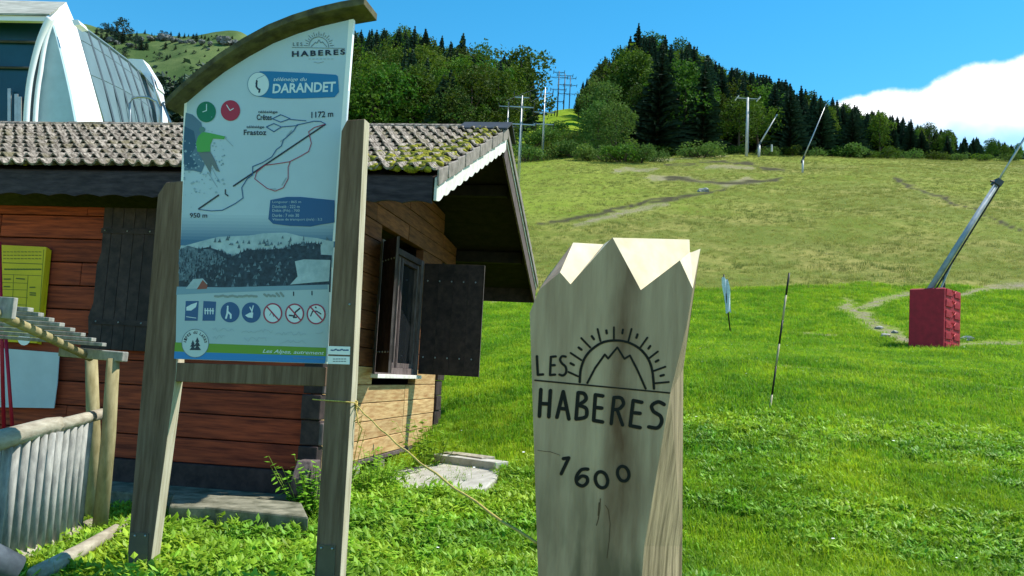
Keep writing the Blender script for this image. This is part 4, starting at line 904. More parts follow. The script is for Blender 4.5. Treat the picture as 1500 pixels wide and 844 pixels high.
def carve_extra(t, b, hs, tcn, n1):     # brown stain running down the heart of the trunk, knots
    sp_ = N(t, 'ShaderNodeSeparateXYZ'); t.links.new(tcn.outputs['Object'], sp_.inputs[0])
    wv = N(t, 'ShaderNodeTexNoise'); wv.inputs['Scale'].default_value = 3.5; wv.inputs['Detail'].default_value = 4
    mp = N(t, 'ShaderNodeMapping'); mp.inputs['Scale'].default_value = (3, 3, .8); t.links.new(tcn.outputs['Object'], mp.inputs[0]); t.links.new(mp.outputs[0], wv.inputs['Vector'])
    x = M(t, 'ADD', sp_.outputs[0], M(t, 'MULTIPLY', M(t, 'SUBTRACT', wv.outputs[0], .5), .14))
    g1 = M(t, 'SUBTRACT', 1., M(t, 'MULTIPLY', M(t, 'ABSOLUTE', M(t, 'ADD', x, -.005)), 13.)); c1 = N(t, 'ShaderNodeClamp'); t.links.new(g1, c1.inputs[0])
    n4 = N(t, 'ShaderNodeTexNoise'); n4.inputs['Scale'].default_value = 3; n4.inputs['Detail'].default_value = 6; t.links.new(mp.outputs[0], n4.inputs['Vector'])
    r4 = N(t, 'ShaderNodeMapRange'); t.links.new(n4.outputs[0], r4.inputs[0]); r4.inputs[1].default_value = .40; r4.inputs[2].default_value = .62
    m1 = N(t, 'ShaderNodeMix', data_type='RGBA'); t.links.new(M(t, 'MULTIPLY', M(t, 'MULTIPLY', c1.outputs[0], M(t, 'ADD', .3, M(t, 'MULTIPLY', r4.outputs[0], .7))), .95), m1.inputs[0]); t.links.new(hs.outputs[0], m1.inputs[6]); m1.inputs[7].default_value = (.10, .032, .010, 1)
    low = N(t, 'ShaderNodeMapRange'); t.links.new(sp_.outputs[2], low.inputs[0]); low.inputs[1].default_value = 1.45; low.inputs[2].default_value = 1.05
    n5 = N(t, 'ShaderNodeTexNoise'); n5.inputs['Scale'].default_value = 5; n5.inputs['Detail'].default_value = 7; t.links.new(mp.outputs[0], n5.inputs['Vector'])
    r5 = N(t, 'ShaderNodeMapRange'); t.links.new(n5.outputs[0], r5.inputs[0]); r5.inputs[1].default_value = .42; r5.inputs[2].default_value = .60
    m2 = N(t, 'ShaderNodeMix', data_type='RGBA'); t.links.new(M(t, 'MULTIPLY', M(t, 'MULTIPLY', low.outputs[0], r5.outputs[0]), .8), m2.inputs[0]); t.links.new(m1.outputs[2], m2.inputs[6]); m2.inputs[7].default_value = (.12, .085, .05, 1)
    t.links.new(m2.outputs[2], b.inputs['Base Color'])
mCarve = mat('carved_pale_wood', (.365, .225, .15), .75, var=.2, scale=6, stretch=(4, 4, .35), col2=(.52, .35, .24), bump=.35, extra=carve_extra)
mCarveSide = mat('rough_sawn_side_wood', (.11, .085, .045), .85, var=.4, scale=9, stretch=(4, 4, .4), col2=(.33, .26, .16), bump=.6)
mFresh = mat('fresh_cut_wood', (.60, .50, .33), .7, var=.10, scale=5, stretch=(3, 1, 3), col2=(.72, .63, .45), bump=.15)
mb = MB(); mb.add(fv, [tuple(range(n))]); body = mb.v; faces = [tuple(range(n-1, -1, -1))]; mi = [0]
body = fv + bv + bb
for i in range(n):
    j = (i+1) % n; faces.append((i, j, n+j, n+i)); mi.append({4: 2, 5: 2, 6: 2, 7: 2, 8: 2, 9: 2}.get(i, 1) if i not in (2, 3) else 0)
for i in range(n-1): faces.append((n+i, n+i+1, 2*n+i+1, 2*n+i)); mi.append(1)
faces.append(tuple(2*n+i for i in range(n))); mi.append(1)
me_ = bpy.data.meshes.new('body'); me_.from_pydata([tuple(v-cp_.location) for v in body], [], faces); me_.update()
for x in (mCarve, mCarveSide, mFresh): me_.materials.append(x)
me_.polygons.foreach_set('material_index', mi)
import bmesh
bm = bmesh.new(); bm.from_mesh(me_); bmesh.ops.remove_doubles(bm, verts=bm.verts, dist=1e-5); bmesh.ops.triangulate(bm, faces=[f for f in bm.faces if len(f.verts) == 4]); bmesh.ops.recalc_face_normals(bm, faces=bm.faces); bm.to_mesh(me_); bm.free()
ob = bpy.data.objects.new('body', me_); S.collection.objects.link(ob); ob.parent = cp_
mChar = mat('burnt_black_engraving', (.010, .008, .007), .8)
cj = random.Random(21)
mHalo = mat('scorched_wood_rim', (.16, .10, .055), .85)
def carve(name, polys, w, m=mChar, z3=True, jit=.0):
    mb = MB(); k = 0
    for pl_ in polys:
        q = [(750+x/3.127, 330+y/3.127) if z3 else (750+x/3.197, 580+y/3.197) for x, y in pl_]
        if w > 1.5: q = [(x+cj.uniform(-.22, .22), y+cj.uniform(-.22, .22)) for x, y in q]
        # soften corners
        vs, fs = ribbon_faces(q, w)
        for f in fs:
            mb.add([P(vs[i].x, vs[i].y, DF-.0012-.00001*(k % 40)) for i in f], [tuple(range(len(f)))]); k += 1
    o = mb.build(name, m, cp_)
    if w > 1.5:
        hb = MB()
        for pl_ in polys:
            q = [(750+x/3.127, 330+y/3.127) if z3 else (750+x/3.197, 580+y/3.197) for x, y in pl_]
            vs, fs = ribbon_faces(q, w+1.0)
            for f in fs: hb.add([P(vs[i].x+.15, vs[i].y+.2, DF-.0006-.00001*(k % 40)) for i in f], [tuple(range(len(f)))]); k += 1
        hb.build('scorched_rim', mHalo, cp_)
    return o
def cat_(pts, n=6):               # catmull-rom
    out = []
    for i in range(len(pts)-1):
        p0, p1, p2, p3 = pts[max(i-1, 0)], pts[i], pts[i+1], pts[min(i+2, len(pts)-1)]
        for k in range(n):
            u = k/n; out.append(tuple(.5*((2*b_)+(-a+c)*u+(2*a-5*b_+4*c-d)*u*u+(-a+3*b_-3*c+d)*u**3) for a, b_, c, d in zip(p0, p1, p2, p3)))
    return out+[pts[-1]]
carve('engraved_letter', [[(114, 600), (118, 685), (142, 683)]], 3.2)
carve('engraved_letter', [[(178, 603), (174, 686)], [(178, 603), (200, 601)], [(176, 642), (196, 641)], [(174, 686), (197, 684)]], 3.0)
carve('engraved_letter', [cat_([(246, 602), (230, 600), (220, 614), (228, 632), (245, 648), (248, 672), (234, 688), (217, 684)])], 3.0)
carve('engraved_rule', [[(105, 710), (722, 768)]], 1.7)
carve('engraved_sun', [cat_([(310, 718), (315, 660), (335, 605), (370, 565), (420, 535), (480, 528), (540, 540), (590, 570), (625, 615), (643, 670), (650, 748)])], 3.2)
carve('engraved_mountain', [[(345, 722), (380, 655), (425, 592), (440, 610), (482, 560), (515, 612), (540, 597), (575, 665), (612, 748)]], 2.6)
for a in ([(258, 672), (303, 692)], [(268, 585), (318, 618)], [(317, 517), (358, 560)], [(392, 475), (405, 530)], [(467, 467), (467, 522)], [(547, 475), (532, 535)], [(620, 515), (588, 560)], [(668, 578), (625, 612)], [(702, 648), (648, 668)], [(718, 718), (655, 724)]): carve('engraved_ray', [a], 2.4)
for a in ([(268, 632), (283, 640)], [(305, 560), (318, 570)], [(365, 508), (375, 522)], [(432, 482), (434, 495)], [(508, 478), (505, 495)], [(575, 500), (570, 515)], [(633, 553), (625, 565)], [(670, 618), (658, 625)], [(695, 686), (680, 690)]): carve('engraved_ray', [a], 3.0)
for c in ([[(135, -30), (128, 95)], [(180, -25), (172, 98)], [(131, 36), (176, 38)]],
          [[(210, 100), (240, -20), (266, 108)], [(222, 58), (256, 62)]],
          [[(310, -15), (300, 108)], cat_([(310, -15), (338, -10), (345, 18), (308, 44)]), cat_([(308, 44), (346, 58), (345, 98), (300, 108)])],
          [[(390, -5), (382, 115)], [(390, -5), (425, 0)], [(388, 54), (420, 57)], [(382, 115), (424, 122)]],
          [[(478, 8), (465, 130)], cat_([(478, 8), (510, 10), (522, 38), (500, 62), (472, 64)]), [(492, 64), (518, 136)]],
          [[(568, 22), (553, 140)], [(568, 22), (608, 30)], [(560, 78), (600, 82)], [(553, 140), (600, 149)]],
          [cat_([(712, 40), (685, 28), (655, 45), (662, 72), (695, 95), (700, 125), (680, 150), (640, 145)])]): carve('engraved_letter', c, 5.0, z3=False)
carve('engraved_digit', [[(240, 294), (266, 290), (230, 365)]], 4.6, z3=False)
carve('engraved_digit', [cat_([(355, 343), (325, 346), (303, 375), (304, 408), (330, 422), (352, 405), (350, 382), (326, 376), (306, 392)])], 4.6, z3=False)
for cx, cy, rx, ry in ((419, 393, 29, 38), (521, 365, 27, 35)): carve('engraved_digit', [[(cx+rx*math.cos(a)+ry*.12*math.sin(a), cy+ry*math.sin(a)) for a in [i*math.pi/10 for i in range(21)]]], 4.6, z3=False)
mCrack = mat('dark_drying_crack', (.10, .055, .03), .9)
carve('crack', [[(414, 482), (412, 530), (405, 575)], [(405, 575), (396, 606)]], 1.3, mCrack, False); carve('crack', [[(408, 500), (404, 560)]], 1.49, mCrack, False); carve('crack', [[(437, 512), (452, 535), (460, 600), (455, 680), (445, 760)]], .9, mCrack, False); carve('crack', [[(120, 255), (155, 260), (180, 262), (225, 278)]], .7, mCrack, False)

# ------------------------------------------------------------------ rope
a0 = SP(470, 586, OR+.012); a1 = SP(500, 588, OR+.012); a2 = SP(521, 593, OR-.10); e = P(786, 797, 2.45)
pts = []
for i in range(25):
    u = i/24; pts.append(a2*(1-u)+e*u - Vector((0, 0, .035*math.sin(math.pi*u)-.004*math.sin(u*40))))
rope = MB().tube([SP(458, 585, OR-.03), a0, a1, SP(519, 590, OR-.0), a2]+pts, .0045, 6); 
for k in range(3):
    rope.tube([a2+Vector((.012*math.cos(q), -.012+.01*math.sin(q*2), .014*math.sin(q)+.012*(k-1))) for q in [i*.7 for i in range(10)]], .006, 6)
rope.tube([a2, a2+Vector((.03, -.03, -.12)), a2+Vector((.06, -.02, -.16)), a2+Vector((.03, 0, -.26))], .005, 6); rope.tube([a2, a2+Vector((.07, -.01, -.06)), a2+Vector((.02, -.02, -.10)), a2+Vector((-.02, -.02, -.13))], .004, 6)
tag(rope.build('rope', mRope, None, smooth=True), 'thin yellow rope knotted round the sign post and stretched to the carved post', 'rope')

# ------------------------------------------------------------------ fence and rack on the left
fn = empty('paling_fence', Vector((-3.9, 7, 0)), 'low grey paling fence with a round log handrail before the chalet', 'fence')
fa, fb = P(35, 700, 6.5), P(140, 640, 8.0); FA = Vector((fa.x-.0, 6.0, 0)); fd = Vector((fb.x-fa.x, 1.5, 0)).normalized()
FA = Vector((fa.x, 6.5, 0)) - fd*.9
def fpt(px, z):      # point of the fence plane seen at pixel column px
    lo, hi = -1., 4.
    for _ in range(40):
        m_ = (lo+hi)/2
        if proj(FA+fd*m_+Vector((0, 0, z)))[0] < px: lo = m_
        else: hi = m_
    return FA+fd*m_
r0 = P(-40, 656, 5.75); r1 = P(150, 606, 8.1)
MB().tube([r0, r0*.5+r1*.5+Vector((0, 0, .012)), P(90, 622, 7.0)], [.075, .07, .065], 10).build('handrail', mLog, fn, smooth=True)
MB().tube([P(86, 623, 6.95), r1], [.052, .05], 10).build('handrail', mLog, fn, smooth=True)['label'] = 'shaded thinner length of handrail'
def railz(p): u = (p.y-r0.y)/(r1.y-r0.y); return r0.z+(r1.z-r0.z)*u
for i, px in enumerate((-26, -14, -2, 12, 25, 38, 51, 63, 76, 86, 96, 105, 114, 122, 129)):
    Yp = np.interp(px, [-40, 90, 150], [5.75, 7.0, 8.1]); p = Vector((P(px, 640, Yp).x, Yp, 0)); zt = railz(p)-.03
    MB().tube([Vector((p.x, p.y, .02)), Vector((p.x+random.uniform(-.005, .005), p.y, zt))], .033, 8).build('paling', mGreyWood, fn, smooth=True)
b0, b1 = Vector((P(-40, 700, 5.75).x, 5.75, .05)), Vector((P(140, 700, 8.0).x, 8.0, .05))
MB().tube([b0, b1], .06, 8).build('bottom_rail', mLog, fn, smooth=True)
lg = MB().tube([P(52, 842, 5.9), P(120, 806, 6.7), P(192, 764, 7.9)], [.06, .055, .05], 10); tag(lg.build('fallen_log', mLog, None, smooth=True), 'thin bleached log lying on the ground in front of the fence', 'log')
lg = MB().tube([P(-60, 800, 5.2), P(22, 838, 5.4)], [.11, .10], 12); tag(lg.build('short_log', mSlate, None, smooth=True), 'dark grey log end at the lower left corner', 'log')
rk = empty('slatted_rack', P(150, 745, 7.9), 'sloping slatted wooden canopy on two crooked posts left of the sign', 'rack')
for (xt, yt, xb, yb, Y) in ((134, 527, 137, 740, 8.15), (166, 525, 149, 748, 7.75)):
    a = P(xb, yb, Y); a.z = -.02; c = P(xt, yt, Y); m_ = (a+c)/2+Vector((.012, 0, .1))
    MB().tube([a, m_, c], [.066, .062, .056], 9).build('post', mYellowPole, rk, smooth=True)
MB().tube([P(-30, 448, 6.1), P(60, 489, 7.0), P(132, 524, 7.85)], [.04, .04, .036], 8).build('diagonal_beam', mYellowPole, rk, smooth=True)
MB().bar(P(90, 515, 7.8), P(184, 523, 7.75), .10, .09, Vector((0, 1, 0))).build('crossbeam', mGreyWood, rk, bevel=.01)
for i in range(8):
    u = i/7; ex_ = 45+u*108; ey = 454+u*51; Y = 6.45+u*1.25
    rp = P(ex_, ey, Y); lp = rp + Vector((-1.75, .10, .035))
    MB().bar(rp, lp, .075, .032, Vector((0, 1, 0))).build('slat', mGreyWood, rk, bevel=.004)
bd = P(22, 452, 6.35); MB().bar(bd, bd+Vector((-1.4, .1, .02)), .05, .16, Vector((0, 1, 0))).build('top_board', mGreyWood, rk, bevel=.005)

# notices and poles against the wall
def wallpt(px, py, t_):
    d = ray(px, py); o = H(0, t_, 0); k_ = (o-Vector((0, 0, EYE))).dot(hv)/d.dot(hv); return Vector((0, 0, EYE))+d*k_
nb = empty('yellow_notice', wallpt(35, 500, -.2), 'yellow printed notice sheet with a folded right edge on the chalet wall', 'notice')
mYel = mat('yellow_sheet', (.62, .46, .008), .5, var=.08, scale=3); mYelInk = mat('olive_print', (.12, .14, .015), .6)
MB().prism([wallpt(*p, -.13) for p in ((-40, 357), (68, 362), (62, 420), (54, 503), (-46, 498))], hv*.006).build('sheet', mYel, nb)
MB().prism([wallpt(*p, q) for p, q in (((68, 362), -.13), ((75, 367), -.07), ((66, 462), -.07), ((60, 505), -.07), ((54, 503), -.13))], hv*.006).build('folded_edge', mYel, nb)
def wl(pls, w, m, par, t_):
    mb = MB(); k = 0
    for pl_ in pls:
        vs, fs = ribbon_faces(pl_, w)
        for f in fs: mb.add([wallpt(vs[i].x, vs[i].y, t_-.00002*(k % 20)) for i in f], [tuple(range(len(f)))]); k += 1
    return mb.build('printed_lines', m, par)
wl([[(5+i*5.2, y), (8.3+i*5.2, y+.2)] for y in (369, 374, 379) for i in range(11)]+[[(4, 385), (62, 387)]], 1.1, mYelInk, nb, -.132)
wl([[(7+i*4.5, 394.5), (10+i*4.5, 394.7)] for i in range(12)], 2.4, mYelInk, nb, -.132)
wl([[(64, 366), (58, 455)], [(4, 402), (60, 404)], [(20, 402), (18, 450)], [(41, 404), (38, 452)], [(4, 414), (40, 415)], [(4, 424), (40, 425)], [(3, 434), (40, 436)], [(2, 445), (38, 447)]], .7, mYelInk, nb, -.132)
wl([[(44, 429), (52, 429.5)], [(44, 432), (52, 432.5)], [(22+i*4, 408), (24+i*4, 408)], [(44, 421), (51, 421)]] if False else [[(44, 429), (52, 429.5)], [(44, 432), (52, 432.5)], [(44, 421), (51, 421)], [(24, 408), (36, 409)], [(6, 409), (15, 409)], [(6, 420), (14, 420)]], 2.0, mYelInk, nb, -.133)
MB().prism([wallpt(x, y, -.136) for x, y in circ(35, 497, 9, 20, 9)], hv*.003).build('round_sticker', mWhite, nb); wl([[(33, 495), (36, 498), (39, 495)]], 2.2, pDeep, nb, -.138)
wb = MB().prism([wallpt(*p, -.10) for p in ((-40, 507), (87, 517), (84, 560), (79, 598), (-45, 596))], hv*.01).build('white_board', mat('white_sheet_board', (.52, .58, .62), .6, var=.06, scale=4), None)
tag(wb, 'plain white board fixed to the wall below the yellow notice', 'board')
a, c = P(-1, 355, 9.15), P(6, 640, 9.0); tag(MB().tube([a, c*1.0], .02, 8).build('red_pole', mRedPole, None, smooth=True), 'red pole at the left edge, in front of the yellow notice', 'pole')
a, c = P(8, 488, 8.9), P(19, 640, 8.8); tag(MB().tube([a, c], .018, 8).build('red_pole', mRedPole, None, smooth=True), 'red pole leaning right, in front of the white board', 'pole')

# ------------------------------------------------------------------ lift station behind the chalet
YN, YF = 30.0, 42.0
stn = empty('lift_station', Vector((P(60, 180, 32).x, 32, gz(-17, 32))), 'white and silver chairlift station with dark glazed opening rising behind the chalet roof', 'lift station')
def stpoly(name, pts, m, Y=YN, th=.25, bev=0): return MB().prism([P(a, c, Y) for a, c in pts], Vector((0, th, 0))).build(name, m, stn, bevel=bev)
stpoly('glazing', [(-200, 8), (70, 14), (56, 62), (46, 100), (40, 140), (38, 260), (-200, 260)], mGlass, YN+.9, .1)
for y in (62, 100): MB().tube([P(-200, y-6, YN+.8), P(52, y, YN+.8)], .05, 6).build('glazing_bar', mMetalD, stn)
for xg, h_ in ((14, 150), (24, 158), (29, 162)): MB().bar(P(xg, h_-20, YN+.7), P(xg, 260, YN+.7), .12, .06).build('interior_post', mMetal, stn)
stpoly('header_beam', [(-200, 17), (70, 24), (66, 31), (-200, 27)], mWhite, YN, .2)
MB().hexa([P(-200, 20, YN-.05), P(72, 23, YN-.05), P(98, 6, YN+2.5), P(-200, -2, YN+2.5)], [P(-200, 17, YN-.05), P(73, 20, YN-.05), P(98, 3, YN+2.5), P(-200, -6, YN+2.5)]).build('roof_sheet', mStationRoof, stn)
cv = cat_([(73, 26), (60, 56), (50, 92), (43, 130), (39, 182), (38, 260)], 6)
for k_, (w_, dx) in enumerate(((.20, 0), (.10, 7), (.16, 12))):
    MB().tube([P(x+dx*(.35+.65*min(1, (y-26)/80)), y, YN-.1+.05*k_) for x, y in cv], w_*.6, 7).build('curved_frame', mWhite if k_ != 1 else mMetalD, stn, smooth=True)
stpoly('cheek_panel', [(76, 34), (84, 62), (92, 95), (101, 135), (110, 182), (120, 260), (44, 260), (47, 182), (52, 130), (60, 92), (68, 58)], mSilver, YN+.25, .2)
legp = [(97, 3), (112, 38), (131, 105), (152, 182), (175, 262), (124, 262), (110, 182), (99, 128), (86, 66), (76, 34), (72, 22)]
MB().prism([P(x, y, YN-.1+(x-72)*.026+(182-y)*.006) for x, y in legp], Vector((-.3, .6, 0))).build('portal_leg', mWhite, stn, bevel=.03)
stpoly('fixing_block', [(105, 29), (114, 29), (118, 36), (108, 37)], mWhite, YN+.4, .6)
tops = [(112, 36), (128, 46), (143, 57), (158, 68), (172, 79), (187, 90), (200, 103), (212, 116), (226, 136)]
bots = [(178, 262), (186, 262), (195, 262), (203, 262), (213, 262), (222, 262), (231, 262), (240, 262), (250, 262)]
def ypan(i): return YN+2.2+(YF-YN)*(i/8)**.9
for i in range(8):
    Ya, Yb = ypan(i), ypan(i+1)
    for (u0, u1) in ((0, .10), (.105, .33), (.335, 1)):
        A = P(*tops[i], Ya); B = P(*tops[i+1], Yb); C_ = P(*bots[i+1], Yb); D = P(*bots[i], Ya)
        # panels bow slightly outward
        def at_(u, p, q, bow): return p*(1-u)+q*u+Vector((.30*math.sin(math.pi*u)*bow, 0, 0))
        w0, w1 = min(1, i/3), min(1, (i+1)/3)
        q = [at_(u0, A, D, w0), at_(u0, B, C_, w1), at_(u1, B, C_, w1), at_(u1, A, D, w0)]
        q[1] = q[1]*.985+q[0]*.015; q[2] = q[2]*.985+q[3]*.015
        MB().prism(q, Vector((-.05, .04, 0))).build('cladding_panel', mClad, stn)
    MB().tube([at_(u, B, C_, w1)+Vector((.03, -.03, 0)) for u in (0, .25, .5, .75, 1)], .05, 5).build('seam', mSeam, stn)
MB().tube([P(*p, ypan(i)) for i, p in enumerate(tops)], .09, 6).build('top_trim', mClad, stn)
MB().prism([P(188, 86, YF), P(209, 87, YF), P(228, 118, YF), P(232, 130, YF), P(224, 126, YF), P(205, 103, YF), P(193, 99, YF)], Vector((0, .8, 0))).build('rear_hood', mWhite, stn)
MB().prism([P(228, 118, YF), P(252, 262, YF), P(240, 262, YF), P(224, 126, YF)], Vector((0, .8, 0))).build('rear_leg', mWhite, stn)
hr = empty('steel_handrail', P(215, 185, 20), 'bent galvanised handrails beside the lift station, above the chalet roof', 'handrail')
for pl_ in ([(190, 215), (190, 152), (194, 144), (203, 142), (218, 143), (229, 149), (234, 160), (235, 215)], [(237, 215), (236, 156), (239, 150), (244, 151), (272, 173), (300, 190)], [(238, 151), (251, 183), (262, 215)], [(222, 112), (236, 156)]):
    MB().tube([P(x, y, 20) for x, y in pl_], .028, 7).build('rail', mMetal, hr, smooth=True)

# ------------------------------------------------------------------ lift pylons, snow lances, far masts
def pylon(px, ybase, ytop, Y, arms, label, heads=False, group=None, w=.13, m=None):
    b_ = P(px, ybase, Y); b_.z = min(b_.z, gz(b_.x, Y)) - .2; t_ = P(px, ytop, Y); t_.x = b_.x+.0
    root = empty('lift_pylon', b_, label, 'lift pylon', group); h = t_.z-b_.z
    MB().tube([b_, t_], [w, w*.7], 10).build('mast', m or (mPole if heads else mMetal), root, smooth=True)
    for (u, hw_, sk) in arms:
        z_ = b_.z+h*u; c = Vector((b_.x, Y, z_)); r_ = random.Random(int(px+u*100))
        MB().bar(c-Vector((hw_, 0, 0)), c+Vector((hw_, 0, 0)), .13, .13, Vector((0, 1, 0))).build('crossarm', m if m else mMetal if not heads else mPole, root)
        for sgn in (-1, 1):
            e_ = c+Vector((sgn*hw_*.95, 0, sk))
            MB().bar(e_-Vector((0, 1.2, 0)), e_+Vector((0, 1.2, 0)), .10, .16).build('sheave_beam', mMetalD, root)
            for k in range(4):
                y_ = -1.0+k*.66; MB().tube([e_+Vector((-.07, y_, -.17)), e_+Vector((.07, y_, -.17))], .17, 9).build('sheave', mMetalD if not heads else mWhite, root)
            MB().bar(c+Vector((sgn*hw_*.1, 0, -.5)), c+Vector((sgn*hw_*.8, 0, -.05)), .05, .05, Vector((0, 1, 0))).build('brace', mMetalD, root)
    MB().bar(b_+Vector((w+.08, 0, 1)), Vector((t_.x+w*.7+.08, Y, t_.z-.3)), .05, .04, Vector((0, 1, 0))).build('ladder', mMetal, root)
    return root
pylon(760, 235, 140, 100, ((.70, 1.9, -.1), (.88, 1.6, .15), (.98, 1.0, .2)), 'nearest galvanised lift pylon, standing just beyond the chalet roof ridge')
pylon(795, 203, 128, 140, ((.50, 1.8, -.1), (.66, 1.9, .1), (.92, 1.4, .2)), 'second lift pylon, just right of the one at the chalet ridge')
pylon(817, 148, 104, 235, ((.34, 1.6, 0), (.60, 2.3, 0), (.86, 2.6, .2), (.97, 1.6, .2)), 'left pylon of the small cluster against the sky in the forest gap', w=.20, m=mMetalD)
pylon(826, 148, 108, 262, ((.45, 1.8, 0), (.70, 2.2, 0), (.95, 2.6, .2)), 'middle pylon of the small cluster against the sky in the forest gap', w=.19, m=mMetalD)
pylon(834, 150, 112, 285, ((.5, 1.9, 0), (.75, 2.4, 0), (.95, 2.0, .2)), 'right pylon of the small cluster against the sky in the forest gap', w=.18, m=mMetalD)
pylon(742, 205, 150, 150, ((.6, 1.6, 0), (.93, 1.8, .2)), 'dim lift pylon left of the nearest one, before the dark forest edge', w=.12)
pylon(1093.5, 218, 143, 146, ((.985, 2.0, .15),), 'pale pylon with a short crossarm standing at the top of the meadow', True, w=.26)
# cables between the pylons
mb = MB()
for sgn in (-1, 1):
    A = P(760, 148, 100)+Vector((sgn*1.5, 0, 0)); B = P(795, 132, 140)+Vector((sgn*1.5, 0, 0)); C_ = P(817, 106, 235)+Vector((sgn*2, 0, 0)); Z = P(700, 178, 60)+Vector((sgn*1.5, 0, 0))
    mb.tube([A, B, C_], .014, 4)
tag(mb.build('lift_cable', mMetalD, None), 'thin steel haul cables running up through the lift pylons', 'cable')
def lance(x0, y0, x1, y1, Y, label, r=.09, m=mPole):
    b_ = P(x0, y0, Y); t_ = P(x1, y1, Y); g = gz(b_.x, Y)
    root = empty('snow_lance', Vector((b_.x, Y, g)), label, 'snow lance')
    MB().tube([Vector((b_.x, Y, g-.3)), b_], r*1.6, 8).build('stand', mPole, root, smooth=True)
    MB().tube([b_, b_*.6+t_*.4, t_], [r, r*.85, r*.45], 8).build('lance_tube', m, root, smooth=True)
    d = (t_-b_).normalized(); MB().tube([t_, t_+d*.35], [r*.9, r*.6], 8).build('nozzle_head', mMetal, root)
    MB().bar(b_-d*.5, b_+d*.5, r*2.6, r*2.6, Vector((0, 1, 0))).build('hinge', mMetalD, root)
lance(1112, 212, 1137, 170, 146, 'short pale snow lance leaning right beside the pale pylon', .15)
lance(1176, 234, 1209, 155, 118, 'thin grey snow lance leaning right before the dark forest', .10, mMetal)
tag(MB().tube([P(1130.5, 219, 146)-Vector((0, 0, .4)), P(1130.5, 212, 146)], .16, 6).build('marker_post', mPole, None), 'tiny stub post by the forest edge right of the short lance', 'post')
# big snow lance with red padding
YG_ = 29.0; gb = ground_at(1366, 512, 5); YG_ = gb.y
gun = empty('snow_lance', Vector((P(1360, 512, YG_).x, YG_, gb.z)), 'tall grey snow lance leaning right out of red padded box', 'snow lance')
b_ = P(1362, 424, YG_+.4); m1 = P(1461, 268, YG_+.4); t_ = P(1540, 138, YG_+.4); d = (m1-b_).normalized()
MB().tube([b_-d*.5, m1], [.105, .085], 10).build('lance_tube', mat('dull_grey_lance', (.26, .31, .36), .6, .1, var=.2, scale=4), gun, smooth=True)
MB().tube([m1-d*.3, t_], [.045, .04], 8).build('inner_tube', mMetal, gun, smooth=True)
MB().bar(m1-d*.12, m1+d*.10, .34, .24, Vector((0, 1, 0))).build('collar', mMetalD, gun); MB().tube([m1+Vector((-.25, 0, .05)), m1+Vector((.05, 0, .03))], .035, 6).build('bracket', mBlack, gun)
MB().tube([b_+Vector((.02, -.14, -.2)), m1+Vector((.0, -.14, -.15))], .03, 6).build('air_hose', mBlack, gun); MB().tube([b_+Vector((.25, 0, -.3)), b_+d*1.3+Vector((.12, 0, -.1))], .035, 6).build('hydraulic_ram', mMetal, gun)
MB().tube([P(1383, 424, YG_+.5), P(1383, 405, YG_+.5)], .04, 6).build('valve_stem', mBlack, gun)
MB().bar(b_-Vector((.2, 0, 1.9)), b_-Vector((.05, 0, .1)), .22, .22, Vector((0, 1, 0))).build('stand', mMetalD, gun)
pad = empty('red_padding', Vector((P(1368, 512, YG_).x, YG_, gb.z)), 'square red crash padding wrapped round the foot of the big lance', 'crash padding')
f0, f1, f2, f3 = P(1332, 423, YG_), P(1384, 421, YG_), P(1382, 514, YG_), P(1330, 510, YG_)
dv = Vector((1.12, 1.12, 0)); b0z = gb.z-.12; dn = dv.normalized()
def pad_(name, A0, A1, B1, B0, inw):      # A bottom edge, B top edge, thickness inw
    MB().hexa([A0, A1, A1+inw, A0+inw], [B0, B1, B1+inw, B0+inw]).build(name, mRed, pad, bevel=.045)
q0, q1 = Vector((f3.x, YG_, b0z+.1)), Vector((f2.x, YG_, b0z)); ex_v = (q1-q0).normalized(); ex_v.z = 0
pad_('front_pad', q0, q1, f1, f0, dn*.16)
pad_('side_pad', q1+dn*.17, q1+dv, f1+dv, f1+dn*.17, -ex_v*.16)
pad_('side_pad', q0+dn*.17, q0+dv, f0+dv, f0+dn*.17, ex_v*.16)
pad_('rear_pad', q0+dv+dn*.01, q1+dv+dn*.01, f1+dv+dn*.01, f0+dv+dn*.01, dn*.15)
for i in range(6):
    u = .06+i*.165; c = f1*(1-u)+q1*u
    for (w0_, w1_, nm) in ((.06, .42, 'side_flap'), (.62, .98, 'side_flap')):
        A = c+dv*w0_+ex_v*.005; B = c+dv*w1_+ex_v*.005
        MB().hexa([A-Vector((0, 0, .13)), B-Vector((0, 0, .13)), B-Vector((0, 0, .13))+ex_v*.05, A-Vector((0, 0, .13))+ex_v*.03], [A+Vector((0, 0, .12)), B+Vector((0, 0, .12)), B+Vector((0, 0, .12))+ex_v*.04, A+Vector((0, 0, .12))+ex_v*.05]).build(nm, mRed, pad, bevel=.015)
    MB().tube([c+dv*.40+ex_v*.06+Vector((0, 0, .1)), c+dv*.52+ex_v*.07, c+dv*.64+ex_v*.06+Vector((0, 0, .1))], .018, 5).build('lacing', mat('lighter_red_cord', (.55, .06, .07), .6), pad)

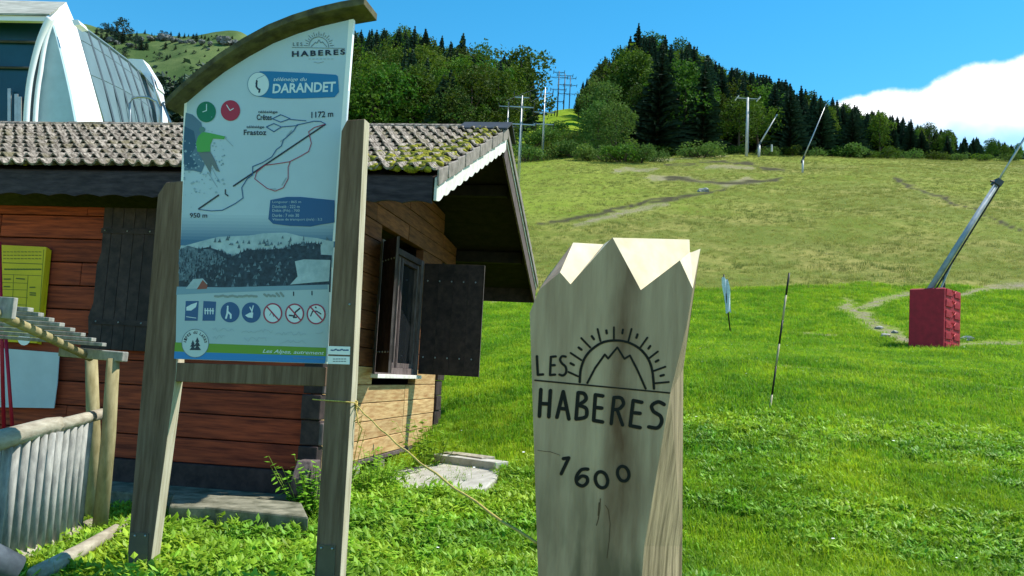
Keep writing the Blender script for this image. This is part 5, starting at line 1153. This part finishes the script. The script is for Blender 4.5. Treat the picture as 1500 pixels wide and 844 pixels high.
# ------------------------------------------------------------------ slalom poles
def spole(x0, y0, x1, y1, name, label, segs, r=.014):
    g = ground_at(x0, y0, 3); t_ = P(x1, y1, g.y); root = empty(name, g, label, 'pole'); d = t_-g
    for i, (a, c, m) in enumerate(segs): MB().tube([g+d*a, g+d*c], r, 7).build('pole_section', m, root, smooth=True)
    return root, g, d
mB_ = mBlack
spole(1127, 606, 1156, 400, 'striped_pole', 'tall thin pole striped black and pale, leaning right in the green meadow', [(-.05, .13, mPale), (.13, .33, mB_), (.33, .49, mPale), (.49, .66, mB_), (.66, .84, mPale), (.84, 1, mB_)], .016)
r_, g, d = spole(1070, 488, 1060, 402, 'flag_pole', 'short black pole leaning left with a crumpled white sheet near its top', [(-.05, 1, mB_)], .026)
mb = MB(); rr = random.Random(2); nu, nv_ = 7, 12
for j in range(nv_+1):
    for i in range(nu+1):
        u = i/nu; v = j/nv_; c = g+d*(.93-.58*v)
        wd = .17*(1-.45*abs(v-.35)); mb.v.append(c+Vector(((u-.45)*2*wd*.8, -.05+.06*math.sin(u*9+v*7), .05*math.sin(u*6+v*4))))
for j in range(nv_):
    for i in range(nu): mb.f.append((j*(nu+1)+i, j*(nu+1)+i+1, (j+1)*(nu+1)+i+1, (j+1)*(nu+1)+i))
mb.build('crumpled_sheet', mat('white_plastic_sheet', (.62, .70, .76), .5, var=.15, scale=14), r_, smooth=True)

# ------------------------------------------------------------------ trees
def crown_cards(r, mb, c, n_, size, up_bias=.3):
    d = Vector((r.gauss(0, 1), r.gauss(0, 1), r.gauss(0, 1)+up_bias)).normalized(); a = d.orthogonal().normalized(); a = Matrix.Rotation(r.uniform(0, 6.28), 3, d) @ a; b_ = d.cross(a)
    s_ = size*r.uniform(.6, 1.3); w_ = s_*r.uniform(.5, .8)
    mb.add([c-a*s_*.5, c+b_*w_*.5+d*s_*.12, c+a*s_*.5, c-b_*w_*.5+d*s_*.12], [(0, 1, 2), (0, 2, 3)])
def broad_proto(seed, narrow=1.0, nb=16, cards=2600, base=.18, size=.036):       # unit height
    r = random.Random(seed); blobs = []
    for i in range(nb):
        u = (i+.5)/nb; z_ = base+.1+(.83-base)*u; R = .27*narrow*math.sin(math.pi*min(1, (.18+u*.78)))**.7
        a = i*2.4+r.uniform(-.5, .5); q = R*r.uniform(.35, .95)*(1 if i < nb-2 else .2)
        blobs.append((Vector((q*math.cos(a), q*math.sin(a), z_)), r.uniform(.085, .15)*(.8+.2*narrow)))
    T = MB(); T.tube([(0, 0, -.03), (.005, 0, .2), (-.005, .005, .5), (0, 0, .8)], [.022, .017, .011, .003], 6)
    for c, q in blobs[::2]: T.tube([(0, 0, max(.12, c.z-.18)), tuple(c)], [.008, .003], 4, False)
    Cn = MB()
    for i in range(cards):
        c, q = blobs[r.randrange(nb)]; d = Vector((r.gauss(0, 1), r.gauss(0, 1), r.gauss(0, 1)*.8+.25)).normalized(); rad = q*(r.uniform(.62, 1.08) if r.random() < .85 else r.uniform(1.05, 1.3))
        crown_cards(r, Cn, c+d*rad, 1, size)
    return T, Cn
def spruce_proto(seed, wid=.17, levels=26, bare=.06, sparse=0):
    r = random.Random(seed); T = MB(); T.tube([(0, 0, -.03), (0, 0, .5), (0, 0, .98)], [.016, .010, .002], 6); Cn = MB()
    for k in range(levels):
        u = k/(levels-1); z_ = bare+(1-bare)*u*.99; R = wid*(1-u)**.82*(r.uniform(.8, 1.12))+.008; nb = 9 if u < .7 else 6
        for j in range(nb):
            if r.random() < sparse: continue
            a = 2*math.pi*(j+r.random()*.7)/nb+k; L_ = R*r.uniform(.75, 1.15); d = Vector((math.cos(a), math.sin(a), 0)); s_ = Vector((-d.y, d.x, 0))
            nseg = 4 if L_ > .06 else 2; droop = .32+.25*r.random()
            for q in range(nseg):
                u0, u1 = q/nseg, (q+1.3)/nseg; w_ = .048*(1-.5*u0)*(.7+.5*r.random())*(1.1 if u < .8 else .6)
                p0 = d*L_*u0+Vector((0, 0, z_-droop*L_*u0+.25*L_*u0*u0)); p1 = d*L_*min(u1, 1.08)+Vector((0, 0, z_-droop*L_*u1+.25*L_*u1*u1-.012)); tilt = Vector((0, 0, r.uniform(-.016, .004)))
                Cn.add([p0-s_*w_*.5+tilt, p0+s_*w_*.5+tilt, p1+s_*w_*.22+tilt, p1-s_*w_*.22], [(0, 1, 2, 3)])
                Cn.add([p0, p1, p1-Vector((0, 0, .022)), p0-Vector((0, 0, .030))], [(0, 1, 2, 3)])
    for _ in range(3): Cn.add([(-.004, 0, .96), (.004, 0, .96), (0, 0, 1.02)], [(0, 1, 2)])
    return T, Cn
def bush_proto(seed, cards=1500, flat=.75, size=.075):
    r = random.Random(seed); nb = 11; blobs = [(Vector((r.uniform(-.5, .5), r.uniform(-.4, .4), r.uniform(.15, .62)*flat)), r.uniform(.2, .36)) for _ in range(nb)]
    T = MB()
    for c, q in blobs: T.tube([(c.x*.2, c.y*.2, -.05), tuple(c)], [.025, .01], 4, False)
    Cn = MB()
    for i in range(cards):
        c, q = blobs[r.randrange(nb)]; d = Vector((r.gauss(0, 1), r.gauss(0, 1), r.gauss(0, 1)*.8+.3)).normalized(); p = c+d*q*r.uniform(.7, 1.1)
        if p.z > -.03: crown_cards(r, Cn, p, 1, size)
    return T, Cn
def mk(T, Cn, lm):
    a = bpy.data.meshes.new('trunk'); a.from_pydata([tuple(v) for v in T.v], [], T.f); a.materials.append(mBark)
    b_ = bpy.data.meshes.new('crown'); b_.from_pydata([tuple(v) for v in Cn.v], [], Cn.f); b_.materials.append(lm); return a, b_
PR_ = {'spruce': [mk(*spruce_proto(i, .19+.025*(i % 3), 30), lSpruce) for i in range(5)], 'broad': [mk(*broad_proto(20+i, .8+.15*i), lBroad) for i in range(6)],
       'light': [mk(*broad_proto(40+i, 1.25, 18, 3000, .02, .034), lLight) for i in range(3)], 'bush': [mk(*bush_proto(60+i), lBroad) for i in range(4)], 'lbush': [mk(*bush_proto(70+i), lLight) for i in range(3)],
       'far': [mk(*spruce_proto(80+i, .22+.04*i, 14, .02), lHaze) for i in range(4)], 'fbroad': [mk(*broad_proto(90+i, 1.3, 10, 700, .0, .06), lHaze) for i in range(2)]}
ntree = 0
def tree(kind, p, h, wid, label, cat, group=None, name=None):
    global ntree
    a, b_ = random.choice(PR_[kind]); nm = name or {'spruce': 'spruce_tree', 'broad': 'broadleaf_tree', 'light': 'light_green_tree', 'bush': 'bush', 'lbush': 'bush', 'far': 'small_spruce', 'fbroad': 'small_tree'}[kind]
    root = empty(nm, p, label, cat, group); root.scale = (h*wid, h*wid, h); root.rotation_euler = (random.uniform(-.03, .03), random.uniform(-.03, .03), random.uniform(0, 6.28)); ntree += 1
    for n_, m_ in (('trunk' if 'bush' not in kind else 'stems', a), ('crown', b_)):
        o = bpy.data.objects.new(n_, m_); S.collection.objects.link(o); o.parent = root
    return root
def at(px, Y): 
    x = P(px, 250, Y).x; return Vector((x, Y, gz(x, Y)-.15))
def tree_top(kind, px, ytop, Y, wid, label, cat, group=None, hmin=3, name=None):     # tree of the height whose top reaches the seen row
    for _ in range(2):
        p = at(px, Y); zt = P(px, ytop, Y).z
    return tree(kind, p, max(hmin, zt-p.z), wid, label, cat, group, name)
# skylines (px -> row of the canopy top) used for tree heights at the back of each wood
skyL = [(480, 44), (520, 44), (560, 42), (600, 38), (620, 46), (640, 60), (665, 64), (690, 78), (715, 84), (740, 80), (765, 78), (785, 84), (795, 112), (806, 138)]
skyR = [(842, 150), (850, 125), (865, 98), (880, 88), (900, 68), (925, 50), (950, 50), (980, 55), (1010, 64), (1030, 78), (1050, 92), (1075, 100), (1100, 104), (1125, 112), (1150, 118), (1200, 138), (1240, 152), (1290, 164), (1340, 178), (1380, 190), (1420, 200), (1460, 206), (1500, 212), (1560, 222)]
cand = []
rt_ = random.Random(11)
GL = {'spruceR': ('dark spruce standing in the forest on the right hill', 'spruces of the right-hand forest'), 'broadR': ('green broadleaf tree standing in the forest on the right hill', 'broadleaf trees of the right-hand forest'),
      'spruceL': ('dark spruce standing in the wood behind the chalet roof', 'spruces of the wood behind the chalet'), 'broadL': ('green broadleaf tree standing in the wood behind the chalet roof', 'broadleaf trees of the wood behind the chalet')}
fill = []
Y = 156
while Y < 330:
    stp_ = 5.0+(Y-156)*.03; 
    for side, sk, pa, pb in (('L', skyL, 500, 800), ('R', skyR, 846, 1545)):
        xs = np.arange(P(pa, 250, Y).x, P(pb, 250, Y).x, stp_)
        for x in xs:
            x = x+rt_.uniform(-.42, .42)*stp_; yv = Y+rt_.uniform(-.45, .45)*stp_; z_ = gz(x, yv); px, py = proj((x, yv, z_))
            if side == 'L' and (px > 770-max(0, (215-yv))*.7): continue
            if side == 'R' and px < 846+max(0, 1-(yv-156)/60)*95*(1 if px < 960 else 0): continue
            if side == 'R' and yv > 250 and px > 1180: continue
            top = np.interp(px, [q[0] for q in sk], [q[1] for q in sk]) + rt_.uniform(-4, 11)
            hmax = P(px, top, yv).z - z_
            con = rt_.random() < ((.25+.45*(yv > 205)) if side == 'L' else (.25+.42*(yv > 195) + .45*(px > 1020) + .12*(px > 1150)))
            h = rt_.uniform(15, 23) if con else rt_.uniform(13, 19)
            if px > 1150: h *= .86
            if px > 1020 and not con: h *= .74
            if yv > 235 and hmax < 30 and (con or px < 1020): h = max(h, hmax*.97)
            h = min(h, hmax)
            if h < 5: 
                if hmax < 3: continue
                h = max(hmax, 3.0)
            cand.append((yv, x, z_, h, con, side, px))
    Y += stp_*.92
cand.sort()
# which ones can be seen: keep trees whose top rises over those in front
near_h = {}
vis_ = []
for c in cand:
    yv, x, z_, h, con, side, px = c
    top = proj((x, yv, z_+h))[1]; k0 = int(px//6); fr_ = min(near_h.get(k, 999) for k in (k0-1, k0, k0+1)); score = fr_-top
    for k in (k0-1, k0, k0+1): near_h[k] = min(near_h.get(k, 999), top+3)
    vis_.append((score, c))
vis_.sort(key=lambda q: -min(q[0], 60)*1.0-(300-q[1][0])*.08)
things, rest = vis_[:285], vis_[285:]
for s_, (yv, x, z_, h, con, side, px) in things:
    lab, grp = GL[('spruce' if con else 'broad')+side]
    row = 'on the skyline' if yv > 235 else ('halfway up' if yv > 190 else 'in front row')
    if side == 'R': zone = 'by the lift gap' if px < 960 else ('behind pale pylon' if px < 1130 else ('behind thin lance' if px < 1260 else 'below the cloud'))
    else: zone = 'near the sign board' if px < 620 else ('below lone spruce' if px < 710 else 'by the lift gap')
    kind_ = 'dark spruce' if con else 'green broadleaf tree'
    lab = '%s %s of the %s forest, %s' % (kind_, row, 'right' if side == 'R' else 'left', zone); grp = lab.replace('dark spruce', 'dark spruces').replace('broadleaf tree', 'broadleaf trees')
    tree('spruce' if con else 'broad', Vector((x, yv, z_-.2)), h, rt_.uniform(.85, 1.15)*((1.35 if px > 1000 else 1.15) if con else 1.1), lab, 'tree', grp)
rest_pts = [(c[1], c[0], c[2]-.2) for s_, c in rest if s_ > -30]; rest_h = [c[3]*.92 for s_, c in rest if s_ > -30]
# named trees of the skyline
tree_top('spruce', 925, 33, 258, 1.0, 'tall spruce at the very top of the right hill, rising above all others', 'tree')
tree_top('spruce', 663, 46, 232, 1.05, 'tall lone spruce on the skyline of the wood behind the chalet', 'tree')
tree_top('spruce', 634, 50, 236, .9, 'spruce on the skyline just left of the tall lone one', 'tree')
tree_top('broad', 699, 68, 228, 1.0, 'round topped tree on the skyline right of the tall lone spruce', 'tree')
tree_top('broad', 758, 70, 196, 1.15, 'broad rounded green tree at the right end of the wood behind the chalet', 'tree')
tree_top('light', 655, 134, 152, 1.2, 'light green rounded tree low at the front of the wood behind the chalet', 'tree')
tree_top('light', 885, 122, 160, 1.2, 'tallest light green tree on the left flank of the right forest', 'tree')
tree_top('light', 874, 150, 146, 1.2, 'light green willow beside the lift gap, left of its twin', 'tree')
tree_top('light', 900, 152, 143, 1.25, 'large rounded light green willow in front of the dark forest edge', 'tree')
tree_top('light', 866, 118, 185, .9, 'light green tree at the leftmost edge of the right forest', 'tree')
tree_top('broad', 930, 128, 158, 1.0, 'green tree with ragged top just right of the light willows', 'tree')
for i, (px, yt, Y, w_, lab) in enumerate(((772, 203, 140, 1.0, 'low bush nearest the chalet ridge pylon'), (792, 206, 141, .9, 'low bush right below the second pylon'), (816, 203, 143, 1.1, 'low round bush, third from the chalet along the top of the slope'), (842, 199, 142, 1.1, 'rounded bush in the middle of the row above the slope'),
        (866, 207, 138, 1.2, 'wide bush between the middle one and the dark bush'), (888, 208, 136, 1.0, 'bush left of the darkest one in the row above the slope'), (912, 199, 134, 1.0, 'darkest bush of the row, left of its light neighbour'), (936, 204, 134, .9, 'light round bush at the right end of the row'), (962, 211, 138, .7, 'tiny isolated bush before the forest edge'), (1028, 203, 146, 1.5, 'wide light bush at the foot of the forest'), (1010, 209, 147, 1.0, 'small bush left of the wide light one at the forest foot'),
        (828, 184, 166, 1.0, 'bush on the grassy bank inside the gap, left of the willows'), (775, 178, 168, 1.2, 'bush on the bank behind the second pylon'))):
    tree_top('lbush' if i not in (6, 2) else 'bush', px, yt, Y, w_*1.25, lab, 'bush', hmin=1.0)
for i in range(16):       # understorey along the forest foot and gap
    px = [1125, 1160, 1190, 1230, 1262, 1290, 1330, 1372, 1405, 1440, 1475, 975, 1050, 1075, 805, 800][i]
    tree_top('bush' if i % 2 else 'lbush', px, [212, 212, 213, 205, 204, 211, 214, 215, 219, 221, 222, 205, 204, 207, 172, 182][i], [150, 152, 151, 153, 152, 151, 152, 151, 152, 151, 150, 151, 150, 151, 190, 172][i], 1.5, 'low undergrowth bush at the foot of the forest wall', 'bush', 'undergrowth bushes along the forest foot', 1.5)
# far mountain: spruces, rocks, mid wood
mtl = [(152, 46, 34), (157, 48, 33), (163, 50, 36), (170, 53, 36), (178, 60, 30), (179, 63, 44), (193, 45, 38), (200, 46, 37), (199, 72, 54), (206, 73, 55), (214, 73, 60), (168, 66, 58), (181, 84, 70), (167, 74, 66), (242, 71, 60), (257, 73, 64), (233, 88, 77), (244, 88, 79), (249, 85, 78), (272, 77, 71), (284, 79, 73), (287, 62, 48), (262, 56, 46), (270, 56, 47), (243, 46, 38), (295, 56, 49), (310, 54, 50), (320, 74, 69), (263, 80, 76), (225, 60, 50), (300, 84, 79), (152, 62, 52), (148, 52, 42), (141, 50, 40), (305, 60, 53), (276, 54, 48), (186, 52, 42), (212, 50, 42), (148, 60, 49), (156, 57, 46), (174, 60, 47), (190, 58, 46), (205, 64, 52), (222, 56, 47), (236, 52, 44), (250, 54, 45), (283, 56, 48), (300, 57, 50), (317, 57, 50), (340, 57, 51), (215, 84, 79), (226, 78, 73), (300, 72, 66), (330, 74, 69), (345, 80, 75), (292, 92, 86), (310, 92, 87), (325, 88, 84), (270, 92, 85)]
for i, (px, yb, yt) in enumerate(mtl):
    g = ground_at(px, yb, 200)
    if g is None: g = ground_at(px, yb+8, 200)
    if g is None: continue
    h = (yb-yt)/F*g.y*1.25
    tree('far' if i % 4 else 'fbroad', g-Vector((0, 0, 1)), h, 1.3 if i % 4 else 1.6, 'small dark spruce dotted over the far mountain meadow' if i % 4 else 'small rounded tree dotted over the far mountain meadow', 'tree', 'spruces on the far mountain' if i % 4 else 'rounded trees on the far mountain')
for i in range(44):
    px = 205+ (i*13.7) % 130; Yq = 330+(i*37) % 120; yt = 98 + (i*29) % 52 - max(0, (px-230))*.10
    tree_top('far' if i % 3 else 'fbroad', px, yt, Yq, 1.3 if i % 3 else 1.5, 'spruce of the lower wood between the station and the sign' if i % 3 else 'leafy tree of the lower wood between the station and the sign', 'tree', 'spruces of the lower wood' if i % 3 else 'leafy trees of the lower wood', 9)
for i, (px, py, w_, h_) in enumerate(((160, 58, 7, 10), (172, 62, 6, 9), (236, 55, 10, 12), (246, 56, 9, 14), (255, 58, 8, 10), (268, 60, 7, 7), (281, 61, 6, 7), (298, 62, 8, 9), (307, 64, 5, 8), (322, 60, 10, 13), (333, 62, 11, 15), (344, 63, 8, 11), (352, 66, 8, 9), (192, 66, 7, 7), (205, 57, 8, 9), (218, 56, 8, 7), (306, 70, 4, 4))):
    g = ground_at(px, py+4, 200) or ground_at(px, py+12, 200)
    if g is None: continue
    s_ = g.y/F; mb = MB(); rr = random.Random(i)
    for k in range(4): mb.blob(g+Vector((rr.uniform(-.5, .5)*w_*s_, rr.uniform(-3, 3), h_*s_*.35)), h_*s_*rr.uniform(.35, .6), (w_/h_*1.1, .8, .8), seed=i*9+k, n=9, m=7, amp=.32)
    tag(mb.build('rock_outcrop', mRock, None), 'pale grey rock outcrop below the crest of the far mountain', 'rock', 'rock outcrops on the far mountain')
# rest of the wood as one object
def joined_tree(kind):
    a, b_ = PR_[kind][0]; 
    vs = [tuple(v.co) for v in a.vertices]; n0 = len(vs); vs += [tuple(v.co) for v in b_.vertices]; fs = [tuple(p.vertices) for p in a.polygons]+[tuple(i+n0 for i in p.vertices) for p in b_.polygons]
    m_ = bpy.data.meshes.new('wood'); m_.from_pydata(vs, [], fs); m_.materials.append(mBark); m_.materials.append(lSpruce if kind == 'spruce' else lBroad); m_.polygons.foreach_set('material_index', [0]*len(a.polygons)+[1]*len(b_.polygons)); return m_
if rest_pts: scatter('background_wood', rest_pts, rest_h, [joined_tree('spruce'), joined_tree('broad')], 'mass of trees filling the forests behind the trees in front', 'wood')

# ------------------------------------------------------------------ plants by the chalet
def leafy(name, base, h, n, lsize, rad, label, seed, m=lWeed, cat='plant'):
    r = random.Random(seed); root = empty(name, base, label, cat); st = MB(); lv = MB()
    for i in range(n):
        a = r.uniform(0, 6.28); q = rad*r.random(); hh = h*r.uniform(.55, 1.05); b0 = base+Vector((q*.4*math.cos(a), q*.4*math.sin(a), -.03)); t_ = b0+Vector((q*math.cos(a), q*math.sin(a), hh)); st.tube([b0, (b0+t_)/2+Vector((.01, 0, .02)), t_], [.006, .004, .002], 4)
        for k in range(9):
            u = .25+.75*k/8; c = b0*(1-u)+t_*u; v, f, _ = leaf(r, c, lsize*r.uniform(.7, 1.3)*(1.2-.5*u), lsize*.5*r.uniform(.7, 1.2), r.uniform(0, 6.28), r.uniform(-.2, .7)); lv.add(v, f)
    st.build('stems', m, root); lv.build('leaves', m, root)
leafy('leafy_plant', ground_at(628, 688, 5), .66, 16, .15, .34, 'broad leaved green plant beside the far end of the chalet gable wall', 1)
leafy('leafy_plant', ground_at(455, 760, 5), .62, 42, .10, .34, 'dark leafy plant growing at the chalet corner left of the sign post', 2)
leafy('leafy_plant', ground_at(545, 730, 5), .58, 46, .10, .42, 'green leafy plant below the gable wall just right of the sign post', 3)
leafy('leafy_plant', ground_at(585, 706, 5), .3, 12, .09, .3, 'low weeds in front of the foundation stones beside the pale slab', 4)
leafy('wall_weed', H(.25, .35, .25), 1.0, 7, .07, .16, 'thin yellowish climbing weed on the gable wall behind the rope knot', 5, leafmat('yellowing_weed', (.14, .16, .02), (.34, .32, .04), .4, .3))
for px, py, s_ in ((1030, 281, .12), (1297, 494, .10), (1310, 488, .07), (1418, 499, .12), (1288, 482, .08)):
    g = ground_at(px, py, 5); tag(MB().blob(g+Vector((0, 0, s_*.4)), s_*g.y/30*1.6, (1.2, 1, .6), seed=int(px)).build('stone', mStoneS, None), 'pale stone by the muddy tracks on the slope' if px < 1100 else 'grey stone on the bare patch near the red padded box', 'stone', None if px < 1100 else 'stones near the red padded box')

# ------------------------------------------------------------------ grass
gm3 = [lGrass, mFlower]
tufts_near = [tuft(i, 26, .10+.02*(i % 3), .0075, .10, [lGrass, lWeed, mFlower], leaves=3 if i % 2 else 0, lk=1, ll=.05, flowers=0) for i in range(6)]
nettles = [tuft(130+i, 8, .22, .007, .10, [lGrass, lWeed, mFlower], leaves=46, lk=1, ll=.085, lean=(.1, .6)) for i in range(4)]
tall = [tuft(140+i, 12, .24, .007, .09, [lGrass, lDry, mFlower], lean=(.1, .9)) for i in range(3)] + [tuft(150+i, 5, .26, .005, .10, [lDry, lDry, mFlower], lean=(.1, .6)) for i in range(2)]
weeds = [tuft(30+i, 6, .12, .008, .08, [lGrass, lWeed, mFlower], leaves=26, lk=1, ll=.07, lean=(.3, .9)) for i in range(4)]
tufts_mid = [tuft(50+i, 22, .13, .014, .20, [lGrass, lWeed, mFlower], leaves=0, flowers=0) for i in range(4)]
tufts_dry = [tuft(70+i, 26, .34, .030, .5, [lDry, lDry, mFlower], lean=(.2, .9)) for i in range(4)]
def field(n, y0, y1, keep, amax=.72):
    x, y = sample_field(y0, y1, n, amax); z_ = terrain(x, y); d_, b2, k2 = zones(x, y, z_); k_ = ~in_hut(x, y) & keep(x, y, d_, b2, k2)
    x, y, z_ = x[k_], y[k_], z_[k_]; return np.stack([x, y, z_], 1)
def notpave(x, y):
    px, py = proj_np(x, y, terrain(x, y)); return ~((seg_dist(px, py, [(250, 760), (450, 768)]) < 14) | (seg_dist(px, py, [(600, 706), (700, 708)], 1.8) < 36) | ((px > 120) & (px < 450) & (py < 752) & (y > 7.5) & (y < 12)))
r1_ = lambda n, a, c: rng.uniform(a, c, n)
p = field(34000, 3.2, 10.5, lambda x, y, d_, b2, k2: notpave(x, y) & ((x > -3.6) | (y < 5.5) | (rng.random(x.shape) < .35)), .8); scatter('meadow_grass', p, r1_(len(p), .45, 1.15)*(1+.35*nnoise(p[:, 0], p[:, 1], .8)), tufts_near, 'short lush green meadow grass in the foreground', 'grass')
p = field(22000, 3.2, 13, lambda x, y, d_, b2, k2: notpave(x, y) & (nnoise(x, y, 1.6)+.45*(np.abs(x+1.2) < 2.6)*(y < 9) > -.08) & (rng.random(x.shape) < np.where(y < 9, 1, .5)), .8); scatter('meadow_weeds', p, r1_(len(p), .5, 1.25), weeds, 'broad leaved weeds mixed into the foreground grass', 'weeds')
def near_weeds(x, y, d_, b2, k2):
    px, py = proj_np(x, y, terrain(x, y)); w = ((px > 180) & (px < 560) & (py > 785)) | ((px > 505) & (px < 660) & (py > 690) & (py < 790)) | ((px > 560) & (px < 800) & (py > 740) & (nnoise(x, y, .7) > .1)) 
    return w & notpave(x, y)
p = field(26000, 4.5, 11, near_weeds, .8); p = p[rng.random(len(p)) < .36]; scatter('leafy_ground_weeds', p, r1_(len(p), .45, 1.15), nettles, 'lush leafy weeds round the feet of the sign posts', 'weeds')
p = field(9000, 5, 30, lambda x, y, d_, b2, k2: notpave(x, y) & (nnoise(x, y, 1.9)+nnoise(x, y, 6) > .12) & (rng.random(x.shape) < .5)); scatter('tall_meadow_stalks', p, r1_(len(p), .5, 1.2), tall, 'taller grass and dry stalks scattered through the meadow', 'grass')
p = field(42000, 10, 26, lambda x, y, d_, b2, k2: (b2 < rng.random(x.shape)*.9) & (k2 < .3)); scatter('mown_grass', p, r1_(len(p), .45, 1.05)*(1+.5*nnoise(p[:, 0], p[:, 1], 1.3)), tufts_mid, 'bright green grass of the flat meadow beyond the carved post', 'grass')
p = field(42000, 26, 50, lambda x, y, d_, b2, k2: (b2 < rng.random(x.shape)*.9) & (d_ < .6) & (x > -6)); scatter('far_mown_grass', p, r1_(len(p), .6, 1.4), tufts_mid, 'bright green grass round the red padded box', 'grass')
p = field(60000, 46, 160, lambda x, y, d_, b2, k2: (d_ > rng.random(x.shape)*.8+.1) & (b2 < .25) & (k2 < .2) & (x > -2)); scatter('dry_slope_grass', p, r1_(len(p), .28, .75)*(1+.6*nnoise(p[:, 0], p[:, 1], 4)), tufts_dry, 'long dry yellowish grass covering the ski slope', 'grass')
flw = [card_mesh('flower', [lGrass, mFlower], [blade(random.Random(i), 0, 0, .15, .004, .2), ([(.012*math.cos(a*1.05)+.02, .012*math.sin(a*1.05), .145) for a in range(6)], [(0, 1, 2, 3, 4, 5)], 1)]) for i in range(2)]
p = field(800, 5, 30, lambda x, y, d_, b2, k2: (x > -1) & (nnoise(x, y, 2.2) > -.1)); scatter('meadow_flowers', p, r1_(len(p), .7, 1.6), flw, 'scattered tiny white clover flowers in the meadow', 'flowers')
print('trees', ntree, 'rest', len(rest_pts), 'objects', len(bpy.data.objects))
